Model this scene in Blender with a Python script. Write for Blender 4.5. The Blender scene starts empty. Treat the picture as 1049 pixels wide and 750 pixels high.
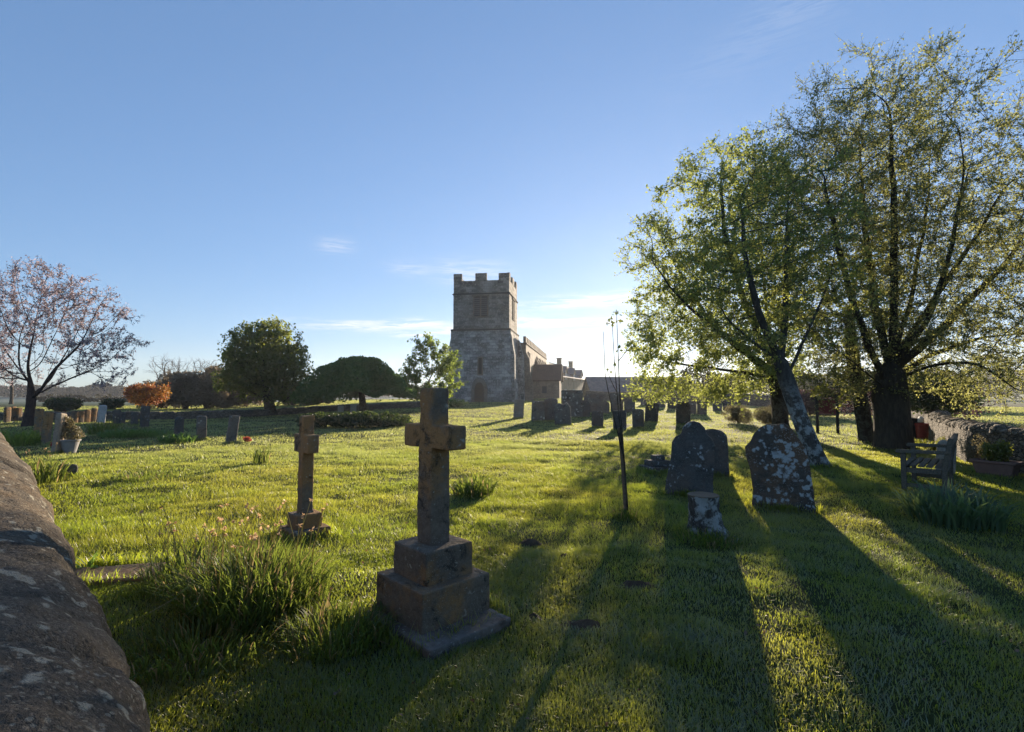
import bpy, bmesh, math, random
import numpy as np
from mathutils import Vector, Matrix, Euler

sc = bpy.context.scene
C = sc.collection
R = math.radians
PI = math.pi

# ------------------------------------------------------------------ camera
F, CX, CY, EYE = 530.0, 524.5, 375.0, 1.6
PITCH = math.atan(27.0 / F)
cam = bpy.data.cameras.new('camera')
cam_o = bpy.data.objects.new('camera', cam)
C.objects.link(cam_o)
cam.sensor_width = 36.0
cam.lens = 36.0 * F / 1049.0
cam.clip_start, cam.clip_end = 0.05, 8000
cam_o.location = (0, 0, EYE)
cam_o.rotation_euler = (PI / 2 + PITCH, 0, 0)
sc.camera = cam_o

# ------------------------------------------------------------------ sky, sun, exposure
SUN_AZ, SUN_EL = R(18.0), R(9.2)        # azimuth measured from +Y towards +X
world = bpy.data.worlds.new('World')
sc.world = world
world.use_nodes = True
SKY_STRENGTH = 0.098
def build_world():
    nt = world.node_tree
    nt.nodes.clear()
    N, L = nt.nodes.new, nt.links.new
    sky = N('ShaderNodeTexSky')
    sky.sky_type = 'NISHITA'
    sky.sun_disc = False
    sky.sun_elevation = SUN_EL
    sky.sun_rotation = SUN_AZ
    sky.altitude = 0
    sky.air_density = 1.0
    sky.dust_density = 0.15
    sky.ozone_density = 3.0
    tc = N('ShaderNodeTexCoord')
    sep = N('ShaderNodeSeparateXYZ'); L(tc.outputs['Generated'], sep.inputs[0])
    def m(op, a, b=None, c=None):
        n = N('ShaderNodeMath'); n.operation = op
        for i, v in enumerate((a, b, c)):
            if v is None: continue
            if isinstance(v, (int, float)): n.inputs[i].default_value = v
            else: L(v, n.inputs[i])
        return n.outputs[0]
    az = m('ARCTAN2', sep.outputs[0], sep.outputs[1])
    el = m('ARCSINE', sep.outputs[2])
    # noise on (azimuth, elevation): cirrus streaks
    def noise(sx, sy, off, detail=6, rough=.6, dist=0.0, sc_=1.0):
        cb = N('ShaderNodeCombineXYZ')
        L(m('MULTIPLY', az, sx), cb.inputs[0]); L(m('MULTIPLY', el, sy), cb.inputs[1])
        cb.inputs[2].default_value = off
        n = N('ShaderNodeTexNoise'); n.inputs['Scale'].default_value = sc_
        n.inputs['Detail'].default_value = detail; n.inputs['Roughness'].default_value = rough
        n.inputs['Distortion'].default_value = dist
        L(cb.outputs[0], n.inputs['Vector'])
        return n.outputs['Fac']
    def ramp(v, a, b):
        n = N('ShaderNodeMapRange'); n.interpolation_type = 'SMOOTHSTEP'
        L(v, n.inputs['Value']); n.inputs['From Min'].default_value = a; n.inputs['From Max'].default_value = b
        return n.outputs[0]
    total = None
    # (azimuth deg, elevation deg, half-length, half-height, tilt, strength, noise seed)
    for i, (a0, e0, sa, se, tilt, st) in enumerate([(6.5, 7.7, 9.5, .62, .0, 1.1), (10.5, 10.0, 8.5, .62, .05, 1.1), (-13, 7.2, 9, .5, .02, .9), (-9, 6.4, 5, .28, .02, .8),
                                          (-4.5, 13.2, 3.8, 1.1, -.02, .5), (-19, 15.2, 1.6, .7, .0, .38), (-11.5, 13.3, 2.2, .6, .0, .3),
                                          (40, 37, 16, 2.2, .3, .16)]):
        da = m('SUBTRACT', az, R(a0))
        de = m('SUBTRACT', m('SUBTRACT', el, R(e0)), m('MULTIPLY', da, tilt))
        wob = m('MULTIPLY', m('SUBTRACT', noise(9, 20, i * 3.1 + .5, 3), .5), R(1.6))
        de = m('ADD', de, wob)
        g = m('ADD', m('POWER', m('ABSOLUTE', m('DIVIDE', da, R(sa))), 2.5), m('POWER', m('ABSOLUTE', m('DIVIDE', de, R(se))), 2.0))
        g = m('POWER', 2.718, m('MULTIPLY', g, -1.0))
        n = ramp(noise(11, 120, i * 7.7, 9, .7, .8), .36, .60)
        t = m('MULTIPLY', m('MULTIPLY', g, n), st)
        total = t if total is None else m('ADD', total, t)
    total = m('MINIMUM', total, 1.0)
    mix = N('ShaderNodeMix'); mix.data_type = 'RGBA'
    L(total, mix.inputs['Factor'])
    # the photograph's tone: softer contrast across the sky, clear blue
    gm = N('ShaderNodeGamma'); gm.inputs['Gamma'].default_value = .57
    L(sky.outputs[0], gm.inputs['Color'])
    tn = N('ShaderNodeMix'); tn.data_type = 'RGBA'; tn.blend_type = 'MULTIPLY'; tn.inputs['Factor'].default_value = 1
    L(gm.outputs[0], tn.inputs['A']); tn.inputs['B'].default_value = (.77, 1.01, 1.38, 1)
    L(tn.outputs['Result'], mix.inputs['A'])
    mix.inputs['B'].default_value = (3.7, 3.75, 3.95, 1)      # cirrus: sunlit ice
    bg = N('ShaderNodeBackground'); bg.inputs['Strength'].default_value = SKY_STRENGTH
    L(mix.outputs['Result'], bg.inputs['Color'])
    out = N('ShaderNodeOutputWorld'); L(bg.outputs[0], out.inputs['Surface'])
build_world()

sun = bpy.data.lights.new('sun', 'SUN')
sun.energy = 5.0
sun.angle = R(0.53)
sun.color = (1.0, 0.83, 0.62)
sun_o = bpy.data.objects.new('sun', sun)
C.objects.link(sun_o)
SUN_DIR = Vector((math.sin(SUN_AZ) * math.cos(SUN_EL), math.cos(SUN_AZ) * math.cos(SUN_EL), math.sin(SUN_EL)))
sun_o.rotation_euler = SUN_DIR.to_track_quat('Z', 'Y').to_euler()

sc.view_settings.view_transform = 'Standard'
sc.view_settings.look = 'None'
sc.view_settings.exposure = 1.44
sc.view_settings.gamma = 1.0
sc.view_settings.use_curve_mapping = False
sc.render.engine = 'CYCLES'
cy = sc.cycles
cy.use_denoising = True
cy.max_bounces = 6; cy.diffuse_bounces = 3; cy.glossy_bounces = 2; cy.transmission_bounces = 4
cy.volume_bounces = 1; cy.transparent_max_bounces = 4
cy.sample_clamp_indirect = 4.0
cy.caustics_reflective = False; cy.caustics_refractive = False

# ------------------------------------------------------------------ numeric helpers
def _hash(ix, iy, iz):
    h = (ix.astype(np.int64) * 374761393 + iy.astype(np.int64) * 668265263 + iz.astype(np.int64) * 2147483647) & 0xffffffff
    h = ((h ^ (h >> 13)) * 1274126177) & 0xffffffff
    h = (h ^ (h >> 16)) & 0xffffffff
    return h / 4294967295.0
def noise3(p, scale=1.0, seed=0):
    """value noise 0..1 at points p (N,3)"""
    p = np.asarray(p, float) * scale + seed * 17.31
    i = np.floor(p); f = p - i; f = f * f * (3 - 2 * f)
    i = i.astype(np.int64)
    r = 0
    for dx in (0, 1):
        for dy in (0, 1):
            for dz in (0, 1):
                w = (f[:, 0] if dx else 1 - f[:, 0]) * (f[:, 1] if dy else 1 - f[:, 1]) * (f[:, 2] if dz else 1 - f[:, 2])
                r = r + w * _hash(i[:, 0] + dx, i[:, 1] + dy, i[:, 2] + dz)
    return r
def noise2(x, y, scale=1.0, seed=0):
    x = np.asarray(x, float); y = np.asarray(y, float)
    s = x.shape
    return noise3(np.stack([x.ravel(), y.ravel(), np.zeros(x.size)], 1), scale, seed).reshape(s)
def fbm3(p, scale, seed=0, octv=3):
    r = 0; a = .5; t = 0
    for k in range(octv):
        r = r + a * noise3(p, scale * 2 ** k, seed + k); t += a; a *= .5
    return r / t
def sstep(a, b, v):
    t = np.clip((np.asarray(v, float) - a) / (b - a), 0, 1)
    return t * t * (3 - 2 * t)

def H(x, y):
    """terrain height"""
    x = np.asarray(x, float); y = np.asarray(y, float)
    yy = np.maximum(y, 1.0)
    ratio = x / yy
    w = sstep(-.62, -.25, ratio)
    z = .52 * sstep(22, 57, y) * w * (1 - sstep(.35, .6, ratio))
    z = z + .35 * sstep(58, 72, y) * sstep(-.05, .02, ratio) * (1 - sstep(.12, .2, ratio))
    z = z - 1.6 * sstep(80, 150, y)
    d = np.hypot(x, y)
    fade = 1 - sstep(25, 60, d)
    z = z + fade * ((noise2(x, y, .55, 3) - .5) * .09 + (noise2(x, y, 2.1, 5) - .5) * .06 + (noise2(x, y, 5.5, 6) - .5) * .022)
    far = sstep(300, 900, d)
    z = z + far * (noise2(x, y, .0022, 9) - .3) * 22
    return z
def h1(x, y): return float(H(np.array([x]), np.array([y]))[0])

def ray(px, py):
    u = (px - CX) / F; v = (CY - py) / F
    return Vector((u, math.cos(PITCH) - v * math.sin(PITCH), math.sin(PITCH) + v * math.cos(PITCH)))
def pt(px, py, Y):
    d = ray(px, py)
    return Vector((0, 0, EYE)) + d * (Y / d.y)
def gp(px, py):
    """the ground point seen at a pixel"""
    d = ray(px, py)
    t = 1.0
    lo, hi = .3, 400.0
    n = 0
    ts = np.geomspace(.5, 400, 500)
    zz = EYE + d.z * ts - H(d.x * ts, d.y * ts)
    k = np.argmax(zz < 0)
    lo, hi = ts[max(k - 1, 0)], ts[k]
    for _ in range(30):
        mid = .5 * (lo + hi)
        if EYE + d.z * mid - h1(d.x * mid, d.y * mid) > 0: lo = mid
        else: hi = mid
    return Vector((d.x * lo, d.y * lo, h1(d.x * lo, d.y * lo)))

# ------------------------------------------------------------------ object helpers
def setp(o, label=None, cat=None, group=None, kind=None):
    if label: o['label'] = label
    if cat: o['category'] = cat
    if group: o['group'] = group
    if kind: o['kind'] = kind
    return o
def thing(name, label, cat, loc=(0, 0, 0), rz=0.0, group=None, kind=None):
    o = bpy.data.objects.new(name, None)
    o.empty_display_size = .2
    C.objects.link(o)
    o.location = loc
    o.rotation_euler = (0, 0, rz)
    return setp(o, label, cat, group, kind)
def link(name, me, m, parent=None, loc=(0, 0, 0), rot=(0, 0, 0)):
    o = bpy.data.objects.new(name, me)
    C.objects.link(o)
    if m is not None: me.materials.append(m)
    o.location = loc; o.rotation_euler = rot
    if parent is not None: o.parent = parent
    return o
def np_mesh(name, V, tris=None, quads=None, smooth=False):
    V = np.asarray(V, np.float32)
    me = bpy.data.meshes.new(name)
    nt = 0 if tris is None else len(tris)
    nq = 0 if quads is None else len(quads)
    loops = []
    if nq: loops.append(np.asarray(quads, np.int32).ravel())
    if nt: loops.append(np.asarray(tris, np.int32).ravel())
    loops = np.concatenate(loops)
    starts = np.concatenate([np.arange(nq, dtype=np.int32) * 4, nq * 4 + np.arange(nt, dtype=np.int32) * 3])
    me.vertices.add(len(V)); me.vertices.foreach_set('co', V.ravel())
    me.loops.add(len(loops)); me.loops.foreach_set('vertex_index', loops)
    me.polygons.add(nq + nt); me.polygons.foreach_set('loop_start', starts.astype(np.int32))
    if smooth: me.polygons.foreach_set('use_smooth', np.ones(nq + nt, bool))
    me.update(calc_edges=True)
    return me
class MB:
    """collects shapes into one mesh"""
    def __init__(s): s.v = []; s.f = []
    def add(s, verts, faces):
        n = len(s.v)
        s.v += [tuple(p) for p in verts]
        s.f += [tuple(i + n for i in f) for f in faces]
        return s
    def box(s, x0, x1, y0, y1, z0, z1, mat=None):
        vs = [Vector((x, y, z)) for z in (z0, z1) for y in (y0, y1) for x in (x0, x1)]
        if mat is not None: vs = [mat @ p for p in vs]
        return s.add(vs, [(0, 2, 3, 1), (4, 5, 7, 6), (0, 1, 5, 4), (2, 6, 7, 3), (0, 4, 6, 2), (1, 3, 7, 5)])
    def prism(s, outline, a, b, axis='y', mat=None):
        """outline of (u, z) extruded along y (or x) from a to b"""
        n = len(outline)
        if axis == 'y':
            vs = [Vector((u, a, z)) for u, z in outline] + [Vector((u, b, z)) for u, z in outline]
        else:
            vs = [Vector((a, u, z)) for u, z in outline] + [Vector((b, u, z)) for u, z in outline]
        if mat is not None: vs = [mat @ p for p in vs]
        return s.add(vs, [tuple(range(n))[::-1], tuple(range(n, 2 * n))] + [(i, (i + 1) % n, n + (i + 1) % n, n + i) for i in range(n)])
    def lathe(s, prof, n=20, mat=None):
        vs = []
        for r, z in prof:
            for k in range(n):
                a = 2 * PI * k / n
                vs.append(Vector((r * math.cos(a), r * math.sin(a), z)))
        fs = []
        for i in range(len(prof) - 1):
            for k in range(n):
                fs.append((i * n + k, i * n + (k + 1) % n, (i + 1) * n + (k + 1) % n, (i + 1) * n + k))
        fs.append(tuple(range(n))[::-1]); fs.append(tuple((len(prof) - 1) * n + k for k in range(n)))
        if mat is not None: vs = [mat @ p for p in vs]
        return s.add(vs, fs)
    def tube(s, pts, rads, n=8):
        pts = [Vector(p) for p in pts]
        if not hasattr(rads, '__len__'): rads = [rads] * len(pts)
        vs = []
        for i, p in enumerate(pts):
            t = (pts[min(i + 1, len(pts) - 1)] - pts[max(i - 1, 0)])
            t = t.normalized() if t.length > 1e-9 else Vector((0, 0, 1))
            ref = Vector((1, 0, 0)) if abs(t.x) < .8 else Vector((0, 1, 0))
            u = t.cross(ref).normalized(); w = t.cross(u)
            for k in range(n):
                a = 2 * PI * k / n
                vs.append(p + (u * math.cos(a) + w * math.sin(a)) * rads[i])
        fs = []
        for i in range(len(pts) - 1):
            for k in range(n):
                fs.append((i * n + k, i * n + (k + 1) % n, (i + 1) * n + (k + 1) % n, (i + 1) * n + k))
        fs.append(tuple(range(n))[::-1]); fs.append(tuple((len(pts) - 1) * n + k for k in range(n)))
        return s.add(vs, fs)
    def mesh(s, name, bevel=0.0, seg=2, smooth=False):
        me = bpy.data.meshes.new(name)
        me.from_pydata(s.v, [], s.f)
        bm = bmesh.new(); bm.from_mesh(me)
        bmesh.ops.recalc_face_normals(bm, faces=bm.faces)
        if bevel:
            ed = [e for e in bm.edges if len(e.link_faces) == 2 and e.calc_face_angle(0) > R(25)]
            bmesh.ops.bevel(bm, geom=ed, offset=bevel, segments=seg, affect='EDGES', clamp_overlap=True)
        if smooth:
            for f in bm.faces: f.smooth = True
        bm.to_mesh(me); bm.free()
        return me
    def build(s, name, m, parent=None, bevel=0.0, loc=(0, 0, 0), rot=(0, 0, 0), smooth=False, seg=2):
        return link(name, s.mesh(name, bevel, seg, smooth), m, parent, loc, rot)

def weather(o, voxel=.012, amp=.012, size=.12, fine=.004, smooth=True):
    """real worn surface: voxel remesh plus noise displacement"""
    r = o.modifiers.new('remesh', 'REMESH'); r.mode = 'VOXEL'; r.voxel_size = voxel; r.use_smooth_shade = smooth
    for nm, st, sz in (('wear', amp, size), ('pits', fine, size * .2)):
        if st <= 0: continue
        tx = bpy.data.textures.new(nm, 'CLOUDS'); tx.noise_scale = sz; tx.noise_depth = 3
        d = o.modifiers.new(nm, 'DISPLACE'); d.texture = tx; d.strength = st; d.mid_level = .5; d.texture_coords = 'GLOBAL'
    return o

# ------------------------------------------------------------------ materials
class NT:
    def __init__(s, name):
        s.m = bpy.data.materials.new(name); s.m.use_nodes = True
        s.nt = s.m.node_tree; s.nt.nodes.clear()
        s.out = s.N('ShaderNodeOutputMaterial')
    def N(s, t, **kw):
        n = s.nt.nodes.new(t)
        for k, v in kw.items(): setattr(n, k, v)
        return n
    def L(s, a, b): s.nt.links.new(a, b)
    def val(s, inp, v):
        if isinstance(v, (int, float)): inp.default_value = v
        elif isinstance(v, (tuple, list)): inp.default_value = tuple(v) + ((1,) if len(v) == 3 and len(inp.default_value) == 4 else ())
        else: s.L(v, inp)
    def math(s, op, a, b=0.0):
        n = s.N('ShaderNodeMath', operation=op); s.val(n.inputs[0], a); s.val(n.inputs[1], b); return n.outputs[0]
    def coord(s, which='Object', rnd=True):
        tc = s.N('ShaderNodeTexCoord')
        if not rnd: return tc.outputs[which]
        oi = s.N('ShaderNodeObjectInfo')
        k = s.math('MULTIPLY', oi.outputs['Random'], 37.0)
        va = s.N('ShaderNodeVectorMath', operation='ADD')
        s.L(tc.outputs[which], va.inputs[0]); s.L(k, va.inputs[1])
        return va.outputs[0]
    def scale(s, v, x, y, z):
        n = s.N('ShaderNodeMapping'); s.L(v, n.inputs['Vector']); n.inputs['Scale'].default_value = (x, y, z); return n.outputs[0]
    def noise(s, v, sc_, detail=5, rough=.6, dist=0.0):
        n = s.N('ShaderNodeTexNoise'); s.L(v, n.inputs['Vector'])
        n.inputs['Scale'].default_value = sc_; n.inputs['Detail'].default_value = detail
        n.inputs['Roughness'].default_value = rough; n.inputs['Distortion'].default_value = dist
        return n.outputs['Fac']
    def voronoi(s, v, sc_, feature='F1', rand=1.0, out='Distance'):
        n = s.N('ShaderNodeTexVoronoi', feature=feature); s.L(v, n.inputs['Vector'])
        n.inputs['Scale'].default_value = sc_; n.inputs['Randomness'].default_value = rand
        return n.outputs[out]
    def ramp(s, v, a, b, lo=0.0, hi=1.0):
        n = s.N('ShaderNodeMapRange', interpolation_type='SMOOTHSTEP'); s.val(n.inputs['Value'], v)
        n.inputs['From Min'].default_value = a; n.inputs['From Max'].default_value = b
        n.inputs['To Min'].default_value = lo; n.inputs['To Max'].default_value = hi
        return n.outputs[0]
    def mix(s, f, a, b, mode='MIX'):
        n = s.N('ShaderNodeMix', data_type='RGBA', blend_type=mode)
        s.val(n.inputs['Factor'], f); s.val(n.inputs['A'], a); s.val(n.inputs['B'], b)
        return n.outputs['Result']
    def bump(s, h, strength=.5, dist=.01):
        n = s.N('ShaderNodeBump'); s.L(h, n.inputs['Height']); n.inputs['Strength'].default_value = strength; n.inputs['Distance'].default_value = dist
        return n.outputs[0]
    def finish(s, col, rough=.85, bump=None, spec=.25, metal=0.0):
        p = s.N('ShaderNodeBsdfPrincipled')
        s.val(p.inputs['Base Color'], col); s.val(p.inputs['Roughness'], rough)
        p.inputs['Specular IOR Level'].default_value = spec; p.inputs['Metallic'].default_value = metal
        if bump is not None: s.L(bump, p.inputs['Normal'])
        s.L(p.outputs[0], s.out.inputs['Surface'])
        return s.m
    def leafy(s, col, trans, fac=.5, gloss=.04, rough=.5):
        d = s.N('ShaderNodeBsdfDiffuse'); s.val(d.inputs['Color'], col)
        t = s.N('ShaderNodeBsdfTranslucent'); s.val(t.inputs['Color'], trans)
        a = s.N('ShaderNodeMixShader'); a.inputs[0].default_value = fac
        s.L(d.outputs[0], a.inputs[1]); s.L(t.outputs[0], a.inputs[2])
        g = s.N('ShaderNodeBsdfGlossy'); g.inputs['Roughness'].default_value = rough; g.inputs['Color'].default_value = (1, 1, 1, 1)
        b = s.N('ShaderNodeMixShader'); b.inputs[0].default_value = gloss
        s.L(a.outputs[0], b.inputs[1]); s.L(g.outputs[0], b.inputs[2])
        s.L(b.outputs[0], s.out.inputs['Surface'])
        return s.m

def stone_mat(name, a, b, lichen=(.42, .42, .38), lich=.4, spot=9.0, rust=0.0, rustcol=(.30, .14, .05), dark=.5, bump=.6, s=1.0, thr=.41, fine=0.0, soft=.06):
    k = NT(name); v = k.coord()
    n1 = k.noise(v, 3.5 * s, 6, .65); n2 = k.noise(v, 24 * s, 5, .7); n3 = k.noise(v, 90 * s, 3, .7)
    col = k.mix(k.ramp(n1, .3, .7), a, b)
    col = k.mix(k.ramp(n2, .35, .75, 0, .7), col, tuple(c * .45 for c in a))
    if rust:
        col = k.mix(k.math('MULTIPLY', k.ramp(k.noise(v, 2.1 * s, 5, .7), .42, .62), rust), col, rustcol)
    if dark:
        col = k.mix(k.math('MULTIPLY', k.ramp(k.noise(v, 5.5 * s, 6, .75, .4), .52, .66), dark), col, (.022, .02, .016))
    if lich:
        wob = k.noise(v, 30 * s, 3, .6)
        wn = k.N('ShaderNodeTexNoise'); k.L(v, wn.inputs['Vector']); wn.inputs['Scale'].default_value = 11 * s; wn.inputs['Detail'].default_value = 4
        wv = k.N('ShaderNodeMix', data_type='VECTOR'); wv.inputs['Factor'].default_value = .13
        k.L(v, wv.inputs['A']); k.L(wn.outputs['Color'], wv.inputs['B'])
        vd = k.math('ADD', k.voronoi(wv.outputs['Result'], spot * s), k.math('MULTIPLY', wob, .5))
        vd = k.math('ADD', vd, k.math('MULTIPLY', k.math('SUBTRACT', k.noise(v, 2.2 * s, 2, .5), .5), .9))
        spots = k.ramp(vd, thr + soft, thr - soft)
        gate = k.ramp(k.noise(v, 3.0 * s, 4, .6), .62 - .3 * lich, .72 - .3 * lich)
        col = k.mix(k.math('MULTIPLY', k.math('MULTIPLY', spots, gate), min(1.0, lich + .3)), col, lichen)
        sp2 = k.ramp(k.math('ADD', k.voronoi(v, spot * 3.2 * s), k.math('MULTIPLY', n3, .3)), .42, .33)
        col = k.mix(k.math('MULTIPLY', k.math('MULTIPLY', sp2, k.ramp(n1, .4, .62)), lich * .8), col, lichen)
    if fine:
        n4 = k.noise(v, 160 * s, 4, .75)
        col = k.mix(k.math('MULTIPLY', k.ramp(n4, .54, .62), fine), col, (.028, .026, .022))
        col = k.mix(k.math('MULTIPLY', k.ramp(n4, .44, .37), fine * .8), col, (.25, .21, .16))
        n2 = k.math('ADD', n2, k.math('MULTIPLY', n4, .5))
    hgt = k.math('ADD', k.math('MULTIPLY', n2, .6), k.math('MULTIPLY', n3, .5))
    return k.finish(col, .92, k.bump(hgt, bump, .02), .18)

def masonry_mat(name, a, b, mortar, bw=.42, rh=.2, bump=.7, tint=None):
    k = NT(name)
    tc = k.N('ShaderNodeTexCoord')
    # wall-plane coordinates from the object position: u = x + y, v = z
    sep = k.N('ShaderNodeSeparateXYZ'); k.L(tc.outputs['Object'], sep.inputs[0])
    cb = k.N('ShaderNodeCombineXYZ'); k.L(k.math('ADD', sep.outputs[0], sep.outputs[1]), cb.inputs[0]); k.L(sep.outputs[2], cb.inputs[1])
    vv = cb.outputs[0]
    nz = k.N('ShaderNodeTexNoise'); k.L(tc.outputs['Object'], nz.inputs['Vector']); nz.inputs['Scale'].default_value = 2.2
    wv = k.N('ShaderNodeMix', data_type='VECTOR'); wv.inputs['Factor'].default_value = .045
    k.L(vv, wv.inputs['A']); k.L(nz.outputs['Color'], wv.inputs['B'])
    br = k.N('ShaderNodeTexBrick'); k.L(wv.outputs['Result'], br.inputs['Vector'])
    br.inputs['Scale'].default_value = 1.0; br.inputs['Brick Width'].default_value = bw; br.inputs['Row Height'].default_value = rh
    br.inputs['Mortar Size'].default_value = .022; br.inputs['Mortar Smooth'].default_value = .4; br.inputs['Bias'].default_value = 0
    br.inputs['Color1'].default_value = (*a, 1); br.inputs['Color2'].default_value = (*b, 1); br.inputs['Mortar'].default_value = (*mortar, 1)
    o = tc.outputs['Object']
    n1 = k.noise(o, .55, 5, .65); n2 = k.noise(o, 6, 5, .7); n3 = k.noise(o, 30, 3, .7)
    col = k.mix(k.ramp(n1, .38, .66, 0, .65), br.outputs['Color'], tuple(c * .5 for c in a))
    col = k.mix(k.ramp(n2, .5, .75, 0, .8), col, tuple(min(1, c * 1.5) for c in b))
    col = k.mix(k.ramp(n2, .42, .28, 0, .6), col, tuple(c * .4 for c in a))
    if tint: col = k.mix(k.ramp(k.noise(o, 1.3, 4, .7), .5, .66, 0, .7), col, tint)
    hgt = k.math('ADD', k.math('MULTIPLY', br.outputs['Fac'], -1.0), k.math('MULTIPLY', n2, .8))
    hgt = k.math('ADD', hgt, k.math('MULTIPLY', n3, .4))
    return k.finish(col, .9, k.bump(hgt, bump, .04), .2)

def rubble_mat(name, a, b, dark=(.03, .026, .02), s=5.0, yscale=1.9, lich=.4):
    k = NT(name)
    v = k.scale(k.coord(rnd=False), 1, 1, yscale)
    nz = k.N('ShaderNodeTexNoise'); k.L(v, nz.inputs['Vector']); nz.inputs['Scale'].default_value = 6
    wv = k.N('ShaderNodeMix', data_type='VECTOR'); wv.inputs['Factor'].default_value = .06
    k.L(v, wv.inputs['A']); k.L(nz.outputs['Color'], wv.inputs['B'])
    e = k.voronoi(wv.outputs['Result'], s, 'DISTANCE_TO_EDGE')
    cc = k.voronoi(wv.outputs['Result'], s, 'F1', 1.0, 'Color')
    sp = k.N('ShaderNodeSeparateColor'); k.L(cc, sp.inputs[0])
    col = k.mix(sp.outputs[0], a, b)
    o = k.coord(rnd=False)
    n2 = k.noise(o, 14, 5, .7)
    col = k.mix(k.ramp(n2, .4, .7, 0, .6), col, tuple(c * .4 for c in a))
    col = k.mix(k.math('MULTIPLY', k.ramp(k.noise(o, 22, 4, .7), .56, .66), lich), col, (.45, .44, .38))
    col = k.mix(k.ramp(e, .08, .0), col, dark)
    hgt = k.math('ADD', k.ramp(e, 0, .15), k.math('MULTIPLY', n2, .5))
    return k.finish(col, .92, k.bump(hgt, .8, .04), .15)

def bark_mat(name, a, b, pale=None, s=1.0, upto=None):
    k = NT(name); o = k.coord()
    v = k.scale(o, 6 * s, 6 * s, 1.4 * s)
    n1 = k.noise(v, 3, 6, .7, .5); n2 = k.noise(o, 7, 6, .75)
    col = k.mix(k.ramp(n1, .35, .65), a, b)
    if pale:
        f = k.ramp(n2, .46, .56)
        if upto:
            sp = k.N('ShaderNodeSeparateXYZ'); k.L(k.coord(rnd=False), sp.inputs[0])
            f = k.math('MULTIPLY', f, k.ramp(sp.outputs[2], upto, upto * .45))
        col = k.mix(f, col, pale)
    return k.finish(col, .95, k.bump(n1, .9, .03), .1)

def leaf_mat(name, a, b, trans, fac=.5, c=None, gloss=.04, straw=0.0):
    k = NT(name)
    g = k.N('ShaderNodeNewGeometry')
    r = g.outputs['Random Per Island']
    o = k.coord(rnd=False)
    n = k.noise(o, .9, 3, .6)
    col = k.mix(r, a, b)
    tr = k.mix(r, tuple(x * .75 for x in trans), trans)
    if straw:
        sf = k.ramp(k.math('FRACT', k.math('MULTIPLY', r, 9.7)), 1 - straw - .01, 1 - straw + .01)
        col = k.mix(sf, col, (.30, .22, .10)); tr = k.mix(sf, tr, (.45, .33, .15))
    if c is not None:
        gt = k.ramp(k.math('ADD', n, k.math('MULTIPLY', r, .25)), .52, .74)
        col = k.mix(gt, col, c); tr = k.mix(gt, tr, tuple(min(1, x * 1.6) for x in c))
    return k.leafy(col, tr, fac, gloss)

def plain_mat(name, col, rough=.6, spec=.4, metal=0.0, var=.35, s=12, bump=.15):
    k = NT(name); o = k.coord()
    n = k.noise(o, s, 5, .65)
    c = k.mix(k.ramp(n, .3, .7, 0, var), col, tuple(x * .45 for x in col))
    return k.finish(c, rough, k.bump(n, bump, .01), spec, metal)

def wood_mat(name, a, b):
    k = NT(name); o = k.coord()
    v = k.scale(o, 3, 40, 40)
    n = k.noise(v, 1.5, 5, .6, .3); n2 = k.noise(o, 9, 5, .7)
    col = k.mix(k.ramp(n, .35, .65), a, b)
    col = k.mix(k.ramp(n2, .55, .75, 0, .7), col, (.16, .17, .12))
    return k.finish(col, .88, k.bump(n, .5, .01), .2)

def tile_mat(name, a, b, w=.3, h=.22):
    k = NT(name); tc = k.N('ShaderNodeTexCoord')
    sep = k.N('ShaderNodeSeparateXYZ'); k.L(tc.outputs['Object'], sep.inputs[0])
    cb = k.N('ShaderNodeCombineXYZ'); k.L(k.math('ADD', sep.outputs[0], sep.outputs[1]), cb.inputs[0]); k.L(k.math('MULTIPLY', sep.outputs[2], 1.3), cb.inputs[1])
    br = k.N('ShaderNodeTexBrick'); k.L(cb.outputs[0], br.inputs['Vector'])
    br.inputs['Scale'].default_value = 1; br.inputs['Brick Width'].default_value = w; br.inputs['Row Height'].default_value = h
    br.inputs['Mortar Size'].default_value = .015
    br.inputs['Color1'].default_value = (*a, 1); br.inputs['Color2'].default_value = (*b, 1); br.inputs['Mortar'].default_value = (*[x * .4 for x in a], 1)
    n = k.noise(tc.outputs['Object'], 1.6, 5, .7)
    col = k.mix(k.ramp(n, .4, .7, 0, .6), br.outputs['Color'], tuple(x * .55 for x in b))
    return k.finish(col, .75, k.bump(br.outputs['Fac'], .4, .03), .3)

M = {}
M['stone_grey'] = stone_mat('grey weathered stone', (.19, .175, .155), (.115, .108, .098), lich=.5, rust=.2, dark=.55)
M['stone_dark'] = stone_mat('dark mossy stone', (.115, .112, .105), (.07, .07, .066), (.34, .36, .35), lich=.6, spot=16, rust=.12, dark=.55, fine=.4, thr=.46, soft=.1)
M['stone_lichen'] = stone_mat('lichen spotted stone', (.10, .085, .07), (.065, .055, .048), (.36, .38, .37), lich=1.0, spot=13, rust=.3, dark=.5, thr=.54, fine=.5, soft=.11)
M['stone_brown'] = stone_mat('rusty lichen stone', (.22, .17, .12), (.145, .12, .095), (.42, .39, .31), lich=.55, spot=20, rust=.9, dark=.85, rustcol=(.33, .175, .065), fine=.45, soft=.1)
M['stone_pale'] = stone_mat('pale limestone', (.36, .31, .24), (.27, .235, .185), (.5, .48, .42), lich=.3, rust=.25, dark=.4)
M['stone_white'] = stone_mat('white marble', (.6, .6, .58), (.48, .48, .46), lich=.0, rust=0, dark=.1, bump=.2)
M['coping'] = stone_mat('coping stone', (.125, .105, .08), (.078, .066, .052), (.30, .28, .22), lich=.8, thr=.47, soft=.09, spot=22, rust=.4, dark=.9, rustcol=(.17, .105, .05), fine=.75, bump=1.0, s=.9)
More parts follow.
